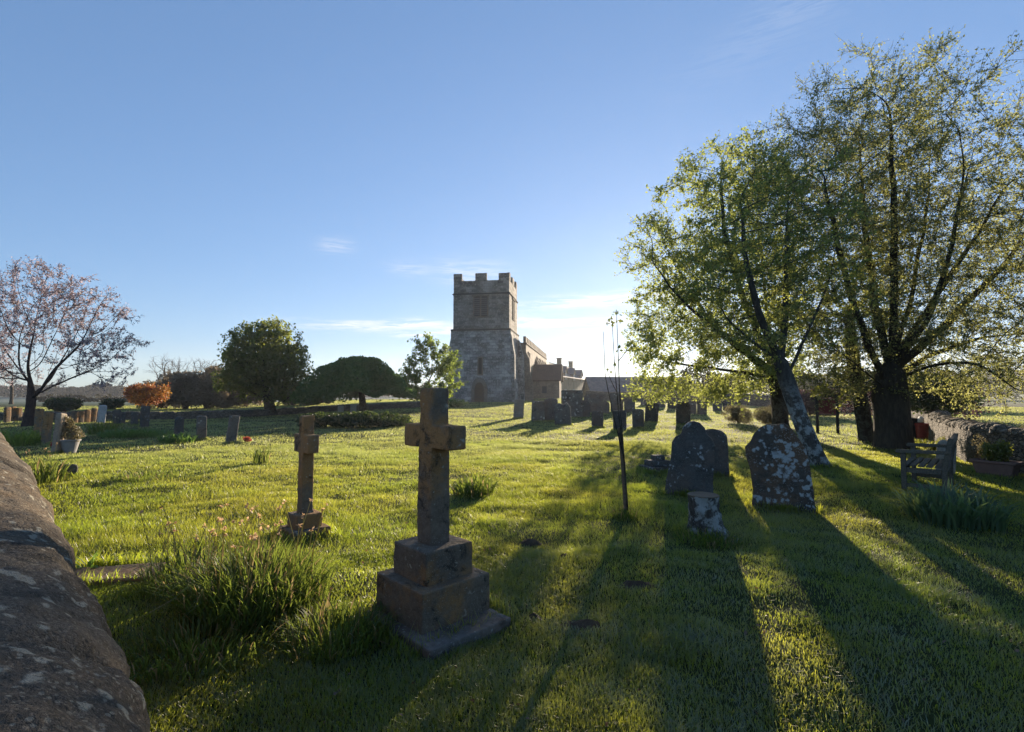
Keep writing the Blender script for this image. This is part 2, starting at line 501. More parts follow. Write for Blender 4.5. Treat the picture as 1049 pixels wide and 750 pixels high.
M['slab'] = stone_mat('flat slab stone', (.21, .17, .12), (.15, .12, .09), lich=.35, rust=.3, dark=.3)
M['church'] = masonry_mat('church rubble masonry', (.14, .135, .125), (.50, .475, .43), (.23, .22, .20), .62, .30, 1.2)
M['church_upper'] = masonry_mat('upper tower masonry', (.12, .11, .095), (.37, .33, .28), (.17, .155, .135), .62, .28, 1.2)
M['string'] = stone_mat('string course with painted shadow', (.07, .062, .052), (.05, .045, .04), lich=.1, dark=.6)  # tower string course coloured dark to paint in its shadow line
M['ashlar'] = masonry_mat('ashlar masonry', (.20, .15, .11), (.27, .215, .165), (.18, .155, .13), .6, .28, .4)
M['trim'] = stone_mat('dressed stone trim', (.21, .18, .15), (.15, .13, .11), lich=.3, rust=.2, dark=.5, s=.4)
M['rubble'] = rubble_mat('drystone rubble', (.13, .105, .075), (.22, .18, .135), (.045, .038, .028), s=7.5)
M['rubble_dark'] = rubble_mat('dark drystone rubble', (.12, .10, .08), (.2, .17, .13), (.06, .05, .04), s=4.5)
M['tomb'] = stone_mat('rough tomb stone', (.20, .185, .16), (.115, .108, .095), lich=.7, rust=.2, dark=.7, thr=.48, s=.6)
M['tile'] = tile_mat('brown clay tiles', (.13, .072, .05), (.09, .052, .04))
M['slate'] = tile_mat('grey slates', (.16, .16, .17), (.10, .105, .12))
M['cotswold'] = masonry_mat('house stone', (.26, .20, .13), (.32, .26, .18), (.25, .2, .14))
M['glass'] = plain_mat('dark window glass', (.02, .022, .025), .3, .3, 0, .2)
M['opening_shade'] = plain_mat('black sheet for opening shade', (.02, .019, .018), .95, .0, 0, .2)  # matte black sheet standing in for the shade inside tower openings
M['white_paint'] = plain_mat('white paint', (.7, .69, .66), .5)
M['louvre'] = plain_mat('grey louvre slate', (.09, .09, .092), .9)
M['door'] = wood_mat('old oak door', (.09, .055, .035), (.055, .035, .025))
M['bench'] = wood_mat('weathered grey oak', (.15, .125, .09), (.085, .072, .055))
M['stake'] = wood_mat('brown stake', (.2, .14, .09), (.13, .095, .065))
M['signred'] = plain_mat('dark red board', (.17, .03, .025), .5)
M['blackwood'] = plain_mat('black painted wood', (.03, .027, .025), .7)
M['blackplastic'] = plain_mat('black plastic', (.03, .03, .032), .45)
M['redplastic'] = plain_mat('red plastic', (.36, .05, .035), .45)
M['whiteplastic'] = plain_mat('white plastic', (.75, .75, .73), .4)
M['terracotta'] = plain_mat('brown clay trough', (.22, .13, .10), .8)
M['potgrey'] = plain_mat('pale grey pot', (.3, .29, .28), .8)
M['soil'] = stone_mat('dark soil', (.13, .085, .05), (.07, .045, .028), lich=.0, dark=.4, bump=1.0, fine=.5, s=2.0)
M['bark_dark'] = bark_mat('dark bark', (.055, .042, .03), (.028, .022, .017), (.085, .08, .06))
M['bark_big'] = bark_mat('brown grey bark', (.075, .058, .04), (.038, .03, .022))
M['bark_pale'] = bark_mat('lichened pale bark', (.10, .09, .075), (.05, .045, .04), (.30, .31, .29), upto=2.2)
M['bark_cherry'] = bark_mat('cherry bark', (.07, .05, .045), (.035, .028, .026))
M['twig'] = bark_mat('bare twigs', (.11, .085, .06), (.075, .058, .042))
M['leaf_maple'] = leaf_mat('fresh maple leaves', (.08, .11, .026), (.11, .14, .034), (.48, .52, .11), .60)
M['leaf_field'] = leaf_mat('full green leaves', (.08, .115, .026), (.11, .145, .036), (.46, .51, .11), .60)
M['leaf_spring'] = leaf_mat('young olive leaves', (.11, .12, .04), (.15, .15, .05), (.47, .48, .14), .60)
M['leaf_yellow'] = leaf_mat('yellow green leaves', (.10, .12, .02), (.15, .14, .02), (.34, .36, .05), .5)
M['leaf_cherry'] = leaf_mat('cherry blossom and bronze leaves', (.11, .08, .082), (.21, .165, .18), (.22, .16, .165), .45, (.40, .33, .36))
M['leaf_round'] = leaf_mat('hawthorn leaves', (.06, .085, .02), (.085, .115, .028), (.30, .34, .05), .5)
M['leaf_weep'] = leaf_mat('dark weeping leaves', (.045, .105, .026), (.07, .135, .036), (.22, .38, .06), .45)
M['leaf_bright'] = leaf_mat('bright green leaves', (.075, .12, .022), (.11, .155, .03), (.34, .44, .05), .5)
M['leaf_orange'] = leaf_mat('orange leaves', (.28, .12, .025), (.38, .20, .04), (.5, .26, .05), .45, (.24, .07, .03))
M['leaf_far'] = leaf_mat('far foliage', (.05, .065, .028), (.07, .08, .035), (.12, .14, .04), .35, gloss=.0)
M['leaf_hedge'] = leaf_mat('winter brown hedge', (.06, .055, .032), (.085, .075, .042), (.07, .06, .03), .25, gloss=.0)
M['leaf_brown'] = leaf_mat('bare brown thicket', (.15, .125, .08), (.21, .17, .11), (.24, .19, .12), .4)
M['leaf_evergreen'] = leaf_mat('evergreen leaves', (.025, .045, .014), (.04, .06, .018), (.09, .13, .02), .35)
M['leaf_purple'] = leaf_mat('purple leaves', (.055, .032, .032), (.075, .04, .038), (.11, .055, .05), .4)
M['leaf_grey'] = leaf_mat('grey brown shrub', (.12, .105, .06), (.16, .135, .075), (.26, .22, .10), .45)
M['leaf_iris'] = leaf_mat('blue green strap leaves', (.07, .12, .065), (.11, .16, .075), (.22, .32, .10), .45, gloss=.03)
M['leaf_daff'] = leaf_mat('green strap leaves', (.06, .10, .025), (.075, .11, .028), (.26, .33, .05), .5, gloss=.015, straw=.10)
M['leaf_dry'] = leaf_mat('dry flower heads', (.40, .25, .13), (.5, .34, .2), (.6, .4, .22), .5)
M['stem_dry'] = leaf_mat('straw coloured stems', (.26, .24, .10), (.32, .28, .12), (.5, .45, .18), .45)
M['leaf_litter'] = leaf_mat('dead brown leaves', (.12, .07, .035), (.2, .13, .07), (.22, .13, .06), .3)
M['flower_pale'] = leaf_mat('pale cream flowers', (.6, .55, .35), (.7, .66, .5), (.7, .62, .4), .5)
M['flower_red'] = leaf_mat('red flowers', (.5, .05, .04), (.55, .12, .08), (.6, .1, .06), .4)

def grass_mat(name, frost=True):
    k = NT(name)
    g = k.N('ShaderNodeNewGeometry'); r = g.outputs['Random Per Island']
    o = k.coord(rnd=False)
    n1 = k.noise(o, .35, 4, .6); n2 = k.noise(o, 1.7, 4, .65)
    a = k.mix(r, (.038, .064, .010), (.066, .09, .014))
    a = k.mix(k.ramp(n1, .35, .68), a, (.085, .095, .014))
    a = k.mix(k.ramp(n2, .56, .76, 0, .5), a, (.13, .105, .04))
    a = k.mix(k.ramp(r, .955, .965, 0, .8), a, (.26, .20, .09))
    t = k.mix(r, (.36, .50, .03), (.56, .63, .05))
    t = k.mix(k.ramp(n1, .35, .68), t, (.62, .60, .06))
    sy = k.N('ShaderNodeSeparateXYZ'); k.L(o, sy.inputs[0])
    dew_sheen = k.math('MULTIPLY', k.ramp(sy.outputs[1], 7, 17), k.ramp(k.noise(o, .5, 4, .6), .3, .6, .35, .8))  # pale sheen on the dewy lawn painted into blade colour, stronger further off
    t = k.mix(dew_sheen, t, (.64, .68, .22)); a = k.mix(dew_sheen, a, (.10, .115, .05))
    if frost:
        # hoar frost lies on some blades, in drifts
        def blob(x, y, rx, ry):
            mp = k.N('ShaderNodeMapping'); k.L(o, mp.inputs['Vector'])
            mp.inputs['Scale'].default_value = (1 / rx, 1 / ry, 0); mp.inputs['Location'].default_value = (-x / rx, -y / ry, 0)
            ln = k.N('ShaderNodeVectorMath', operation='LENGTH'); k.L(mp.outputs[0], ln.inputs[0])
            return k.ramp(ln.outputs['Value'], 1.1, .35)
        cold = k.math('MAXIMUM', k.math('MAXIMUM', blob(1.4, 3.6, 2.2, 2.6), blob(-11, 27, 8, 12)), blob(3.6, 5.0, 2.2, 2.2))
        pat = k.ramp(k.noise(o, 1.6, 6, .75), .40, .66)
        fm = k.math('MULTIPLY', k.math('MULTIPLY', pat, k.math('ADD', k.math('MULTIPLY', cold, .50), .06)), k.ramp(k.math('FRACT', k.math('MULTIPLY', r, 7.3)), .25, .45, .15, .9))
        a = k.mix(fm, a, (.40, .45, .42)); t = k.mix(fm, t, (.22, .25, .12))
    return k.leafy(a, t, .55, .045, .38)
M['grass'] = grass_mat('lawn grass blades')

def ground_mat():
    k = NT('meadow ground')
    o = k.coord(rnd=False)
    n1 = k.noise(o, .35, 4, .6); n2 = k.noise(o, 6, 5, .7); n3 = k.noise(o, .02, 4, .6)
    col = k.mix(k.ramp(n1, .35, .65), (.028, .038, .011), (.042, .048, .014))
    col = k.mix(k.ramp(n2, .5, .7, 0, .7), col, (.035, .03, .016))
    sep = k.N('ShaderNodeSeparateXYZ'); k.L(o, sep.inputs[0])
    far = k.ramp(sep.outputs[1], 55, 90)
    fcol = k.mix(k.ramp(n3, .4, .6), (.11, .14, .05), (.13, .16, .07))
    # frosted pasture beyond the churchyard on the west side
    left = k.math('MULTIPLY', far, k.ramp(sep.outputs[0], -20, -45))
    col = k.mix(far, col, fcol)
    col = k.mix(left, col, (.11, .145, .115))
    return k.finish(col, .95, k.bump(n2, .6, .03), .1)

# ------------------------------------------------------------------ ground sheet
def build_ground():
    def axis(a, b, fine0, fine1, step, grow):
        v = list(np.arange(fine0, fine1 + 1e-6, step))
        s = step; x = fine1
        while x < b: s *= grow; x += s; v.append(x)
        s = step; x = fine0; pre = []
        while x > a: s *= grow; x -= s; pre.append(x)
        return np.array(pre[::-1] + v)
    xs = axis(-3500, 3500, -14, 14, .2, 1.06)
    ys = axis(-300, 5000, -2, 22, .2, 1.05)
    X, Y = np.meshgrid(xs, ys)
    Z = H(X, Y)
    V = np.stack([X.ravel(), Y.ravel(), Z.ravel()], 1)
    nx, ny = len(xs), len(ys)
    i = np.arange(nx * ny).reshape(ny, nx)
    q = np.stack([i[:-1, :-1], i[:-1, 1:], i[1:, 1:], i[1:, :-1]], -1).reshape(-1, 4)
    o = link('ground', np_mesh('ground', V, quads=q, smooth=True), ground_mat())
    o['kind'] = 'structure'
build_ground()

# ------------------------------------------------------------------ blades
def blade_mesh(name, P, ht, wd, lean, az, seg2=True, face=None, droop=.35):
    """P (N,3) roots; returns a mesh of tapering bent blades"""
    n = len(P)
    face = az + PI / 2 if face is None else face
    dx, dy = np.cos(az), np.sin(az)
    wx, wy = np.cos(face) * wd, np.sin(face) * wd
    def off(h, l): return np.stack([P[:, 0] + dx * l, P[:, 1] + dy * l, P[:, 2] + h], 1)
    W = np.stack([wx, wy, np.zeros(n)], 1)
    base = off(np.zeros(n) - .005, np.zeros(n))
    if not seg2:
        tip = off(ht, lean)
        V = np.stack([base - W, base + W, tip], 1).reshape(-1, 3)
        t = np.arange(n * 3).reshape(n, 3)
        return np_mesh(name, V, tris=t)
    mid = off(ht * .6, lean * droop)
    tip = off(ht, lean)
    V = np.stack([base - W * .8, base + W * .8, mid - W, mid + W, tip], 1).reshape(-1, 3)
    b = np.arange(n) * 5
    q = np.stack([b, b + 1, b + 3, b + 2], 1); t = np.stack([b + 2, b + 3, b + 4], 1)
    return np_mesh(name, V, tris=t, quads=q)

# footprints kept clear of lawn blades: (x, y, half-size u, half-size v, angle)
CLEAR = []
FRINGE = []      # (x, y, half-width, half-depth, angle) of things the mower cannot reach under
def clear_mask(x, y):
    m = np.ones(len(x), bool)
    for cx, cy_, hu, hv, a in CLEAR:
        u = (x - cx) * math.cos(a) + (y - cy_) * math.sin(a); v = -(x - cx) * math.sin(a) + (y - cy_) * math.cos(a)
        m &= ~((np.abs(u) < hu) & (np.abs(v) < hv))
    return m

def build_lawn():
    g = np.random.default_rng(4)
    # near band, bent two-piece blades
    def sample(n, d0, d1, pw, half):
        u = g.random(n); e = pw + 1
        d = (d0 ** e + u * (d1 ** e - d0 ** e)) ** (1 / e)
        a = (g.random(n) * 2 - 1) * half
        return d * np.sin(a), d * np.cos(a), d
    parts = []
    for n, d0, d1, pw, seg2 in ((300000, .9, 5.5, .35, True), (800000, 5.0, 17, -.35, False), (650000, 15, 78, -.6, False)):
        x, y, d = sample(n, d0, d1, pw, R(56))
        tuft = noise2(x, y, 3.2, 21) * .55 + noise2(x, y, .7, 22) * .45
        keep = g.random(n) < np.clip(.35 + 1.7 * (tuft - .28), .06, 1)
        keep &= clear_mask(x, y)
        keep &= ~((np.abs(x - np.interp(y, [2, 6, 9.6, 11.8, 14, 16.6, 20, 26], [8.4, 9.0, 9.95, 10.55, 11.9, 13.6, 16.6, 20])) < .26) & (y < 26))      # under the east wall
        keep &= ~((x + y * .972 < .15) & (d < 14))                           # under the near wall
        x, y, d, tuft = x[keep], y[keep], d[keep], tuft[keep]
        n = len(x)
        P = np.stack([x, y, H(x, y)], 1)
        sc_ = np.maximum(1, d / 7) ** .5
        rough = sstep(.5, .72, noise2(x, y, 1.3, 31)) * (1 - .6 * sstep(8, 30, d))
        ht = (.010 + .030 * tuft + .012 * g.random(n) + .045 * rough * g.random(n)) * np.minimum(sc_, 1.7)
        wd = (.0015 + .0013 * g.random(n)) * np.maximum(1, d / 5.0) ** .85
        lean = ht * (.25 + 1.5 * g.random(n) ** 1.3)
        az = g.random(n) * 2 * PI
        parts.append((P, ht, wd, lean, az, seg2))
    for fx, fy, hu, hv, an in FRINGE + [(gp(674, 482).x, gp(674, 482).y, .3, .24, R(20)), (gp(122, 591).x - .2, gp(122, 591).y, .54, .21, R(14)), (gp(915, 461).x, gp(915, 461).y, .5, .5, 0), (gp(841, 479).x, gp(841, 479).y, .22, .22, 0)]:
        d = math.hypot(fx, fy)
        if d > 32: continue
        n = int(min(1500, 5200 / max(1, d / 4) ** 1.1) * (hu + hv + .1))
        side = g.random(n) * 2 * PI
        ca, sa = np.cos(side), np.sin(side)
        k = 1 / np.maximum(np.abs(ca) / (hu + .01), np.abs(sa) / (hv + .01))
        out = np.abs(g.normal(0, .05, n)) + .004
        u, v = ca * k + ca * out, sa * k + sa * out
        x = fx + u * math.cos(an) - v * math.sin(an); y = fy + u * math.sin(an) + v * math.cos(an)
        P = np.stack([x, y, H(x, y)], 1)
        ht = (.05 + .11 * g.random(n)) * np.exp(-out * 5)
        wd = (.0018 + .0014 * g.random(n)) * max(1, d / 5) ** .85
        parts.append((P, ht, wd, ht * (.2 + .8 * g.random(n)), g.random(n) * 2 * PI, True))
    # near ones with bend and far ones, one lawn
    Vs, Ts, Qs, nv = [], [], [], 0
    for k, a in enumerate(parts):
        me = blade_mesh('tmp', *a[:5], seg2=a[5])
        V = np.empty(len(me.vertices) * 3, np.float32); me.vertices.foreach_get('co', V); V = V.reshape(-1, 3)
        b = np.arange(len(a[0]))
        if a[5]:
            b = b * 5 + nv
            Qs.append(np.stack([b, b + 1, b + 3, b + 2], 1)); Ts.append(np.stack([b + 2, b + 3, b + 4], 1))
        else:
            b = b * 3 + nv
            Ts.append(np.stack([b, b + 1, b + 2], 1))
        nv += len(V); Vs.append(V)
        bpy.data.meshes.remove(me)
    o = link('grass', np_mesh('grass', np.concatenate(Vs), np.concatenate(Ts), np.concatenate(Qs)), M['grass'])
    setp(o, 'short mown green lawn grass covering the whole churchyard', 'grass', kind='stuff')

def strap_clump(name, label, cat, px, py, rad, n, ht, wd, m, seed, group=None, heads=0, head_mat=None, spread=.5, hh=1.15, wisps=0):
    """a clump of strap leaves, with flower stems when heads > 0"""
    g = np.random.default_rng(seed)
    c = gp(px, py)
    t = thing(name, label, cat, c, 0, group)
    r = rad * np.sqrt(g.random(n)); a = g.random(n) * 2 * PI
    x, y = r * np.cos(a), r * np.sin(a)
    P = np.stack([x, y, H(x + c.x, y + c.y) - c.z], 1)
    h = ht * (.55 + .5 * g.random(n)) * (1 - .35 * (r / rad) ** 2)
    az = a + g.normal(0, .9, n)
    lean = h * spread * (.25 + .9 * g.random(n)) * (.4 + .8 * r / rad)
    # three-piece arching straps
    face = az + PI / 2
    k = n
    W = np.stack([np.cos(face), np.sin(face), np.zeros(k)], 1) * (wd * (.7 + .6 * g.random(k)))[:, None]
    D = np.stack([np.cos(az), np.sin(az), np.zeros(k)], 1)
    Zv = np.array([0, 0, 1.0])
    rows = []
    bend = g.random(k) < .22
    for s, hz, ln, ww in ((0, 0, 0, .8), (1, .45, .15, 1), (2, .8, .5, .85)):
        p = P + D * (lean * ln)[:, None] + Zv * (h * hz)[:, None]
        rows += [p - W * ww, p + W * ww]
    tiph = np.where(bend, .62, 1.0)
    tip = P + D * (lean * np.where(bend, 1.35, 1.0))[:, None] + Zv * (h * tiph)[:, None]
    V = np.stack(rows + [tip], 1).reshape(-1, 3)
    b = np.arange(k) * 7
    q = np.concatenate([np.stack([b, b + 1, b + 3, b + 2], 1), np.stack([b + 2, b + 3, b + 5, b + 4], 1)])
    tr = np.stack([b + 4, b + 5, b + 6], 1)
    link('leaves', np_mesh('leaves', V, tr, q), m, t)
    rr = random.Random(seed)
    for _ in range(heads):
        a0, r0 = rr.random() * 2 * PI, rad * .8 * math.sqrt(rr.random())
        p0 = Vector((r0 * math.cos(a0), r0 * math.sin(a0), 0)); p0.z = h1(p0.x + c.x, p0.y + c.y) - c.z
        hh_ = ht * hh * (.75 + .4 * rr.random())
        ln = Vector((rr.uniform(-.25, .25), rr.uniform(-.25, .25), 0)) * hh_
        top = p0 + ln + Vector((0, 0, hh_))
        mid = p0 + ln * .35 + Vector((0, 0, hh_ * .55))
        st = MB().tube([p0, mid, top], [.0034, .003, .0025], 5).build('stem', M['stem_dry'] if head_mat is M['leaf_dry'] else m, t)
        hb = MB()
        for q_ in range(7):
            ax = Vector((rr.gauss(0, 1), rr.gauss(0, 1), rr.gauss(0, .8))).normalized()
            sd = ax.cross(Vector((.3, .5, .8))).normalized() * .011
            e = top + ax * rr.uniform(.018, .034)
            hb.add([top, (top + e) / 2 + sd, e, (top + e) / 2 - sd], [(0, 1, 2, 3)])
        link('flower_head', hb.mesh('flower_head'), head_mat, st)
    return t

# ------------------------------------------------------------------ trees
def ellipsoids(g, n, specs, shell=.55, gap=.0, gap_scale=1.0, seed=0):
    """points inside a union of ellipsoids (cx, cy, cz, rx, ry, rz)"""
    out = []
    vol = np.array([s[3] * s[4] * s[5] for s in specs]); vol = vol / vol.sum()
    for s, w in zip(specs, vol):
        k = int(n * w * 2) + 8
        d = g.normal(size=(k, 3)); d /= np.linalg.norm(d, axis=1)[:, None]
        r = g.random(k) ** (shell)
        r = r * (.70 + .52 * noise3(d * 2.6 + np.array(s[0:3]), 1.0, seed + 5))
        p = d * r[:, None] * np.array(s[3:6]) + np.array(s[0:3])
        if gap: p = p[noise3(p, gap_scale, seed) > gap]
        out.append(p[:int(n * w) + 1])
    return np.concatenate(out)

def colonize(g, trunk, att, step, infl, kill, maxit=140, up=0.0, jit=.12, limbs=()):
    nodes = [np.array(p, float) for p in trunk]
    par = [-1] + list(range(len(trunk) - 1))
    for lb in limbs:
        lb = [np.array(p, float) for p in lb]
        k0 = int(np.argmin([np.linalg.norm(q - lb[0]) for q in nodes[:len(trunk)]]))
        prev = k0; a = nodes[k0]
        for b_ in lb[1:]:
            kk = max(1, int(np.linalg.norm(b_ - a) / step))
            for i_ in range(1, kk + 1):
                nodes.append(a + (b_ - a) * i_ / kk + g.normal(0, step * .12, 3)); par.append(prev); prev = len(nodes) - 1
            a = b_
    pos = np.array(nodes)
    d = np.linalg.norm(att[:, None, :] - pos[None], axis=2)
    nd, ni = d.min(1), d.argmin(1)
    alive = np.ones(len(att), bool)
    kids = {}
    for it in range(maxit):
        act = alive & (nd < infl)
        if not act.any(): 
            if not alive.any(): break
            # nothing in reach: send the nearest tip towards the nearest attractor
            j = np.where(alive)[0][nd[alive].argmin()]
            act = np.zeros(len(att), bool); act[j] = True
        v = att[act] - pos[ni[act]]
        v /= np.linalg.norm(v, axis=1)[:, None] + 1e-9
        idx = ni[act]
        uq, inv = np.unique(idx, return_inverse=True)
        s = np.zeros((len(uq), 3)); np.add.at(s, inv, v)
        s /= np.linalg.norm(s, axis=1)[:, None] + 1e-9
        s += g.normal(0, jit, s.shape); s[:, 2] += up
        s /= np.linalg.norm(s, axis=1)[:, None] + 1e-9
        ok = np.array([kids.get(int(u), 0) < 3 for u in uq])
        if not ok.any(): break
        uq, s = uq[ok], s[ok]
        new = pos[uq] + s * step
        base = len(pos)
        for u in uq: kids[int(u)] = kids.get(int(u), 0) + 1
        par += [int(u) for u in uq]
        pos = np.concatenate([pos, new])
        al = np.where(alive)[0]
        dd = np.linalg.norm(att[al][:, None, :] - new[None], axis=2)
        m, mi = dd.min(1), dd.argmin(1)
        better = m < nd[al]
        nd[al[better]] = m[better]; ni[al[better]] = base + mi[better]
        alive[al[nd[al] < kill]] = False
        # attractors whose nearest node is exhausted
        if len(pos) > 14000: break
    return pos, np.array(par)

def skeleton_mesh(pos, par, r_base, r_tip, flare=1.5, sides=6, flare_h=.6):
    n = len(pos)
    ch = [[] for _ in range(n)]
    for i in range(1, n): ch[par[i]].append(i)
    cnt = np.zeros(n)
    order = []
    st = [0]
    while st:
        k = st.pop(); order.append(k); st += ch[k]
    for k in reversed(order):
        cnt[k] = max(1.0, sum(cnt[c] for c in ch[k]))
    p = math.log(r_base / r_tip) / max(math.log(cnt[0]), 1e-6)
    rad = r_tip * cnt ** p
    rad = rad * np.where(cnt < .62 * cnt[0], .68 + .32 * np.clip((cnt / cnt[0] - .02) / .6, 0, 1) ** .7, 1.0)
    rad = np.maximum(rad, r_tip * .8)
    # smooth zigzags
    main = [max(c, key=lambda j: cnt[j]) if c else -1 for c in ch]
    for _ in range(2):
        q = pos.copy()
        for i in range(1, n):
            if main[i] >= 0: q[i] = .5 * pos[i] + .25 * (pos[par[i]] + pos[main[i]])
        pos = q
    z0 = pos[0][2]
    fl = 1 + (flare - 1) * np.exp(-(pos[:, 2] - z0) / (flare_h * .4)) * (rad > r_base * .55)
    rr = rad * fl
    mb_v, mb_f = [], []
    start = [0]
    seen = 0
    stack = [(0, [0])]
    while stack:
        head, chain = stack.pop()
        k = chain[-1]
        while ch[k]:
            for c in ch[k]:
                if c != main[k]: stack.append((c, [k, c]))
            k = main[k]; chain.append(k)
        pts = pos[chain]; rs = rr[chain].copy()
        if len(chain) > 1 and chain[0] != 0: rs[0] = rs[1]
        sd = sides if rs.max() > r_base * .12 else (5 if rs.max() > r_base * .05 else 3)
        if rs.max() > r_base * .5: sd = max(sides, 12)
        t = np.gradient(pts, axis=0) if len(pts) > 1 else np.array([[0, 0, 1.]])
        t /= np.linalg.norm(t, axis=1)[:, None] + 1e-9
        ref = np.where(np.abs(t[:, :1]) < .85, np.array([[1., 0, 0]]), np.array([[0, 1., 0]]))
        u = np.cross(t, ref); u /= np.linalg.norm(u, axis=1)[:, None] + 1e-9
        w = np.cross(t, u)
        ang = np.arange(sd) * 2 * PI / sd
        wob = 1.0
        if sd >= 12: wob = 1 + .10 * np.cos(ang * 3 + 1)[None, :, None] * np.clip(fl[chain] - .9, 0, 1)[:, None, None]
        ring = pts[:, None, :] + (u[:, None, :] * np.cos(ang)[None, :, None] + w[:, None, :] * np.sin(ang)[None, :, None]) * rs[:, None, None] * wob
        b0 = seen
        mb_v.append(ring.reshape(-1, 3)); seen += ring.size // 3
        a = np.arange(len(chain) - 1)[:, None] * sd; kk = np.arange(sd)[None]
        k2 = (kk + 1) % sd
        mb_f.append(b0 + np.stack([a + kk, a + k2, a + sd + k2, a + sd + kk], -1).reshape(-1, 4))
    return np.concatenate(mb_v), np.concatenate(mb_f), pos, rad, cnt, ch

def leaf_quads(g, P, size, flat=.0, aspect=.62, axis=None):
    n = len(P)
    nrm = g.normal(size=(n, 3)); nrm[:, 2] += flat; nrm /= np.linalg.norm(nrm, axis=1)[:, None]
    a = g.normal(size=(n, 3)) if axis is None else axis + g.normal(0, .35, (n, 3))
    a -= nrm * (a * nrm).sum(1)[:, None]; a /= np.linalg.norm(a, axis=1)[:, None] + 1e-9
    b = np.cross(nrm, a)
    s = size * (.6 + .8 * g.random(n))[:, None]
    fold = nrm * s * .12
    V = np.stack([P - a * s * .5, P + b * s * .5 * aspect + fold, P + a * s * .5, P - b * s * .5 * aspect + fold], 1).reshape(-1, 3)
    return V, np.arange(n * 4).reshape(n, 4)

def make_tree(name, label, cat, base, trunk, specs, n_att, step, infl, kill, r_base, r_tip, bark, leafm, leaf_size, per_twig, twigs=2, twig_len=.3,
              twig_r=.006, seed=1, shell=.5, gap=0.0, gap_scale=.8, up=.05, flat=.3, group=None, flare=1.5, droop=0.0, extra=0, leaf_name='crown', sides=7, thin=1.0, flare_h=.6, limbs=(), pts=None, gaps=()):
    g = np.random.default_rng(seed)
    base = Vector(base)
    t = thing(name, label, cat, base, 0, group)
    B = np.array(base)
    att = ellipsoids(g, n_att, [tuple(s) for s in specs], shell, gap, gap_scale, seed) - B
    tr = np.array([np.array(p) for p in trunk]) - B
    # densify trunk
    den = [tr[0]]
    for a, b in zip(tr[:-1], tr[1:]):
        k = max(1, int(np.linalg.norm(b - a) / step))
        for i in range(1, k + 1): den.append(a + (b - a) * i / k)
    pos, par = colonize(g, den, att, step, infl, kill, up=up, limbs=[[np.array(q) - B for q in lb] for lb in limbs])
    V, Q, pos, rad, cnt, ch = skeleton_mesh(pos, par, r_base, r_tip, flare, sides, flare_h)
    # twigs from thin nodes
    thin_i = np.where((cnt <= 2) & (np.arange(len(pos)) > len(den)))[0]
    src = np.repeat(thin_i, twigs)
    src = src[g.random(len(src)) < thin]
    pd = pos[src] - pos[par[src]]; pd /= np.linalg.norm(pd, axis=1)[:, None] + 1e-9
    dr = pd + g.normal(0, .75, pd.shape); dr[:, 2] += .15 - droop; dr /= np.linalg.norm(dr, axis=1)[:, None]
    L = twig_len * (.4 + .9 * g.random(len(src)))
    A = pos[src]; E = A + dr * L[:, None]; E[:, 2] -= droop * L * .5
    mid = (A + E) / 2 + g.normal(0, .06, A.shape) * L[:, None]
    ref = np.array([[.3, .5, .81]])
    u = np.cross(dr, ref); u /= np.linalg.norm(u, axis=1)[:, None] + 1e-9; w = np.cross(dr, u)
    rings = []
    for P_, rr in ((A, twig_r), (mid, twig_r * .8), (E, twig_r * .45)):
        for k in range(3):
            an = k * 2 * PI / 3
            rings.append(P_ + (u * math.cos(an) + w * math.sin(an)) * rr)
    TV = np.stack(rings, 1).reshape(-1, 3)
    b = np.arange(len(src))[:, None] * 9 + len(V)
    tq = []
    for s in (0, 3):
        for k in range(3):
            tq.append(np.concatenate([b + s + k, b + s + (k + 1) % 3, b + s + 3 + (k + 1) % 3, b + s + 3 + k], 1))
    link('trunk', np_mesh('trunk', np.concatenate([V, TV]), quads=np.concatenate([Q] + tq), smooth=True), bark, t)
    # leaves
    if per_twig:
        rep = np.repeat(np.arange(len(src)), per_twig)
        f = g.random(len(rep)) ** .7
        f = .6 * (np.round(f * 3) / 3) + .4 * f
        P = A[rep] * (1 - f)[:, None] + E[rep] * f[:, None] + g.normal(0, leaf_size * .5, (len(rep), 3))
        if extra:
            P = np.concatenate([P, ellipsoids(g, extra, [tuple(s) for s in specs], .28, max(gap, .3), gap_scale, seed) - B])
        if pts is not None: P = np.concatenate([P, pts - B])
        sd_ = np.array(SUN_DIR)
        for gc, gr in gaps:
            v_ = P + B - np.array(gc); v_ = v_ - sd_ * (v_ @ sd_)[:, None]
            P = P[np.linalg.norm(v_, axis=1) > gr * (.7 + .6 * g.random(len(P)))]
        LV, LQ = leaf_quads(g, P, leaf_size, flat)
        link(leaf_name, np_mesh(leaf_name, LV, quads=LQ), leafm, t)
    return t

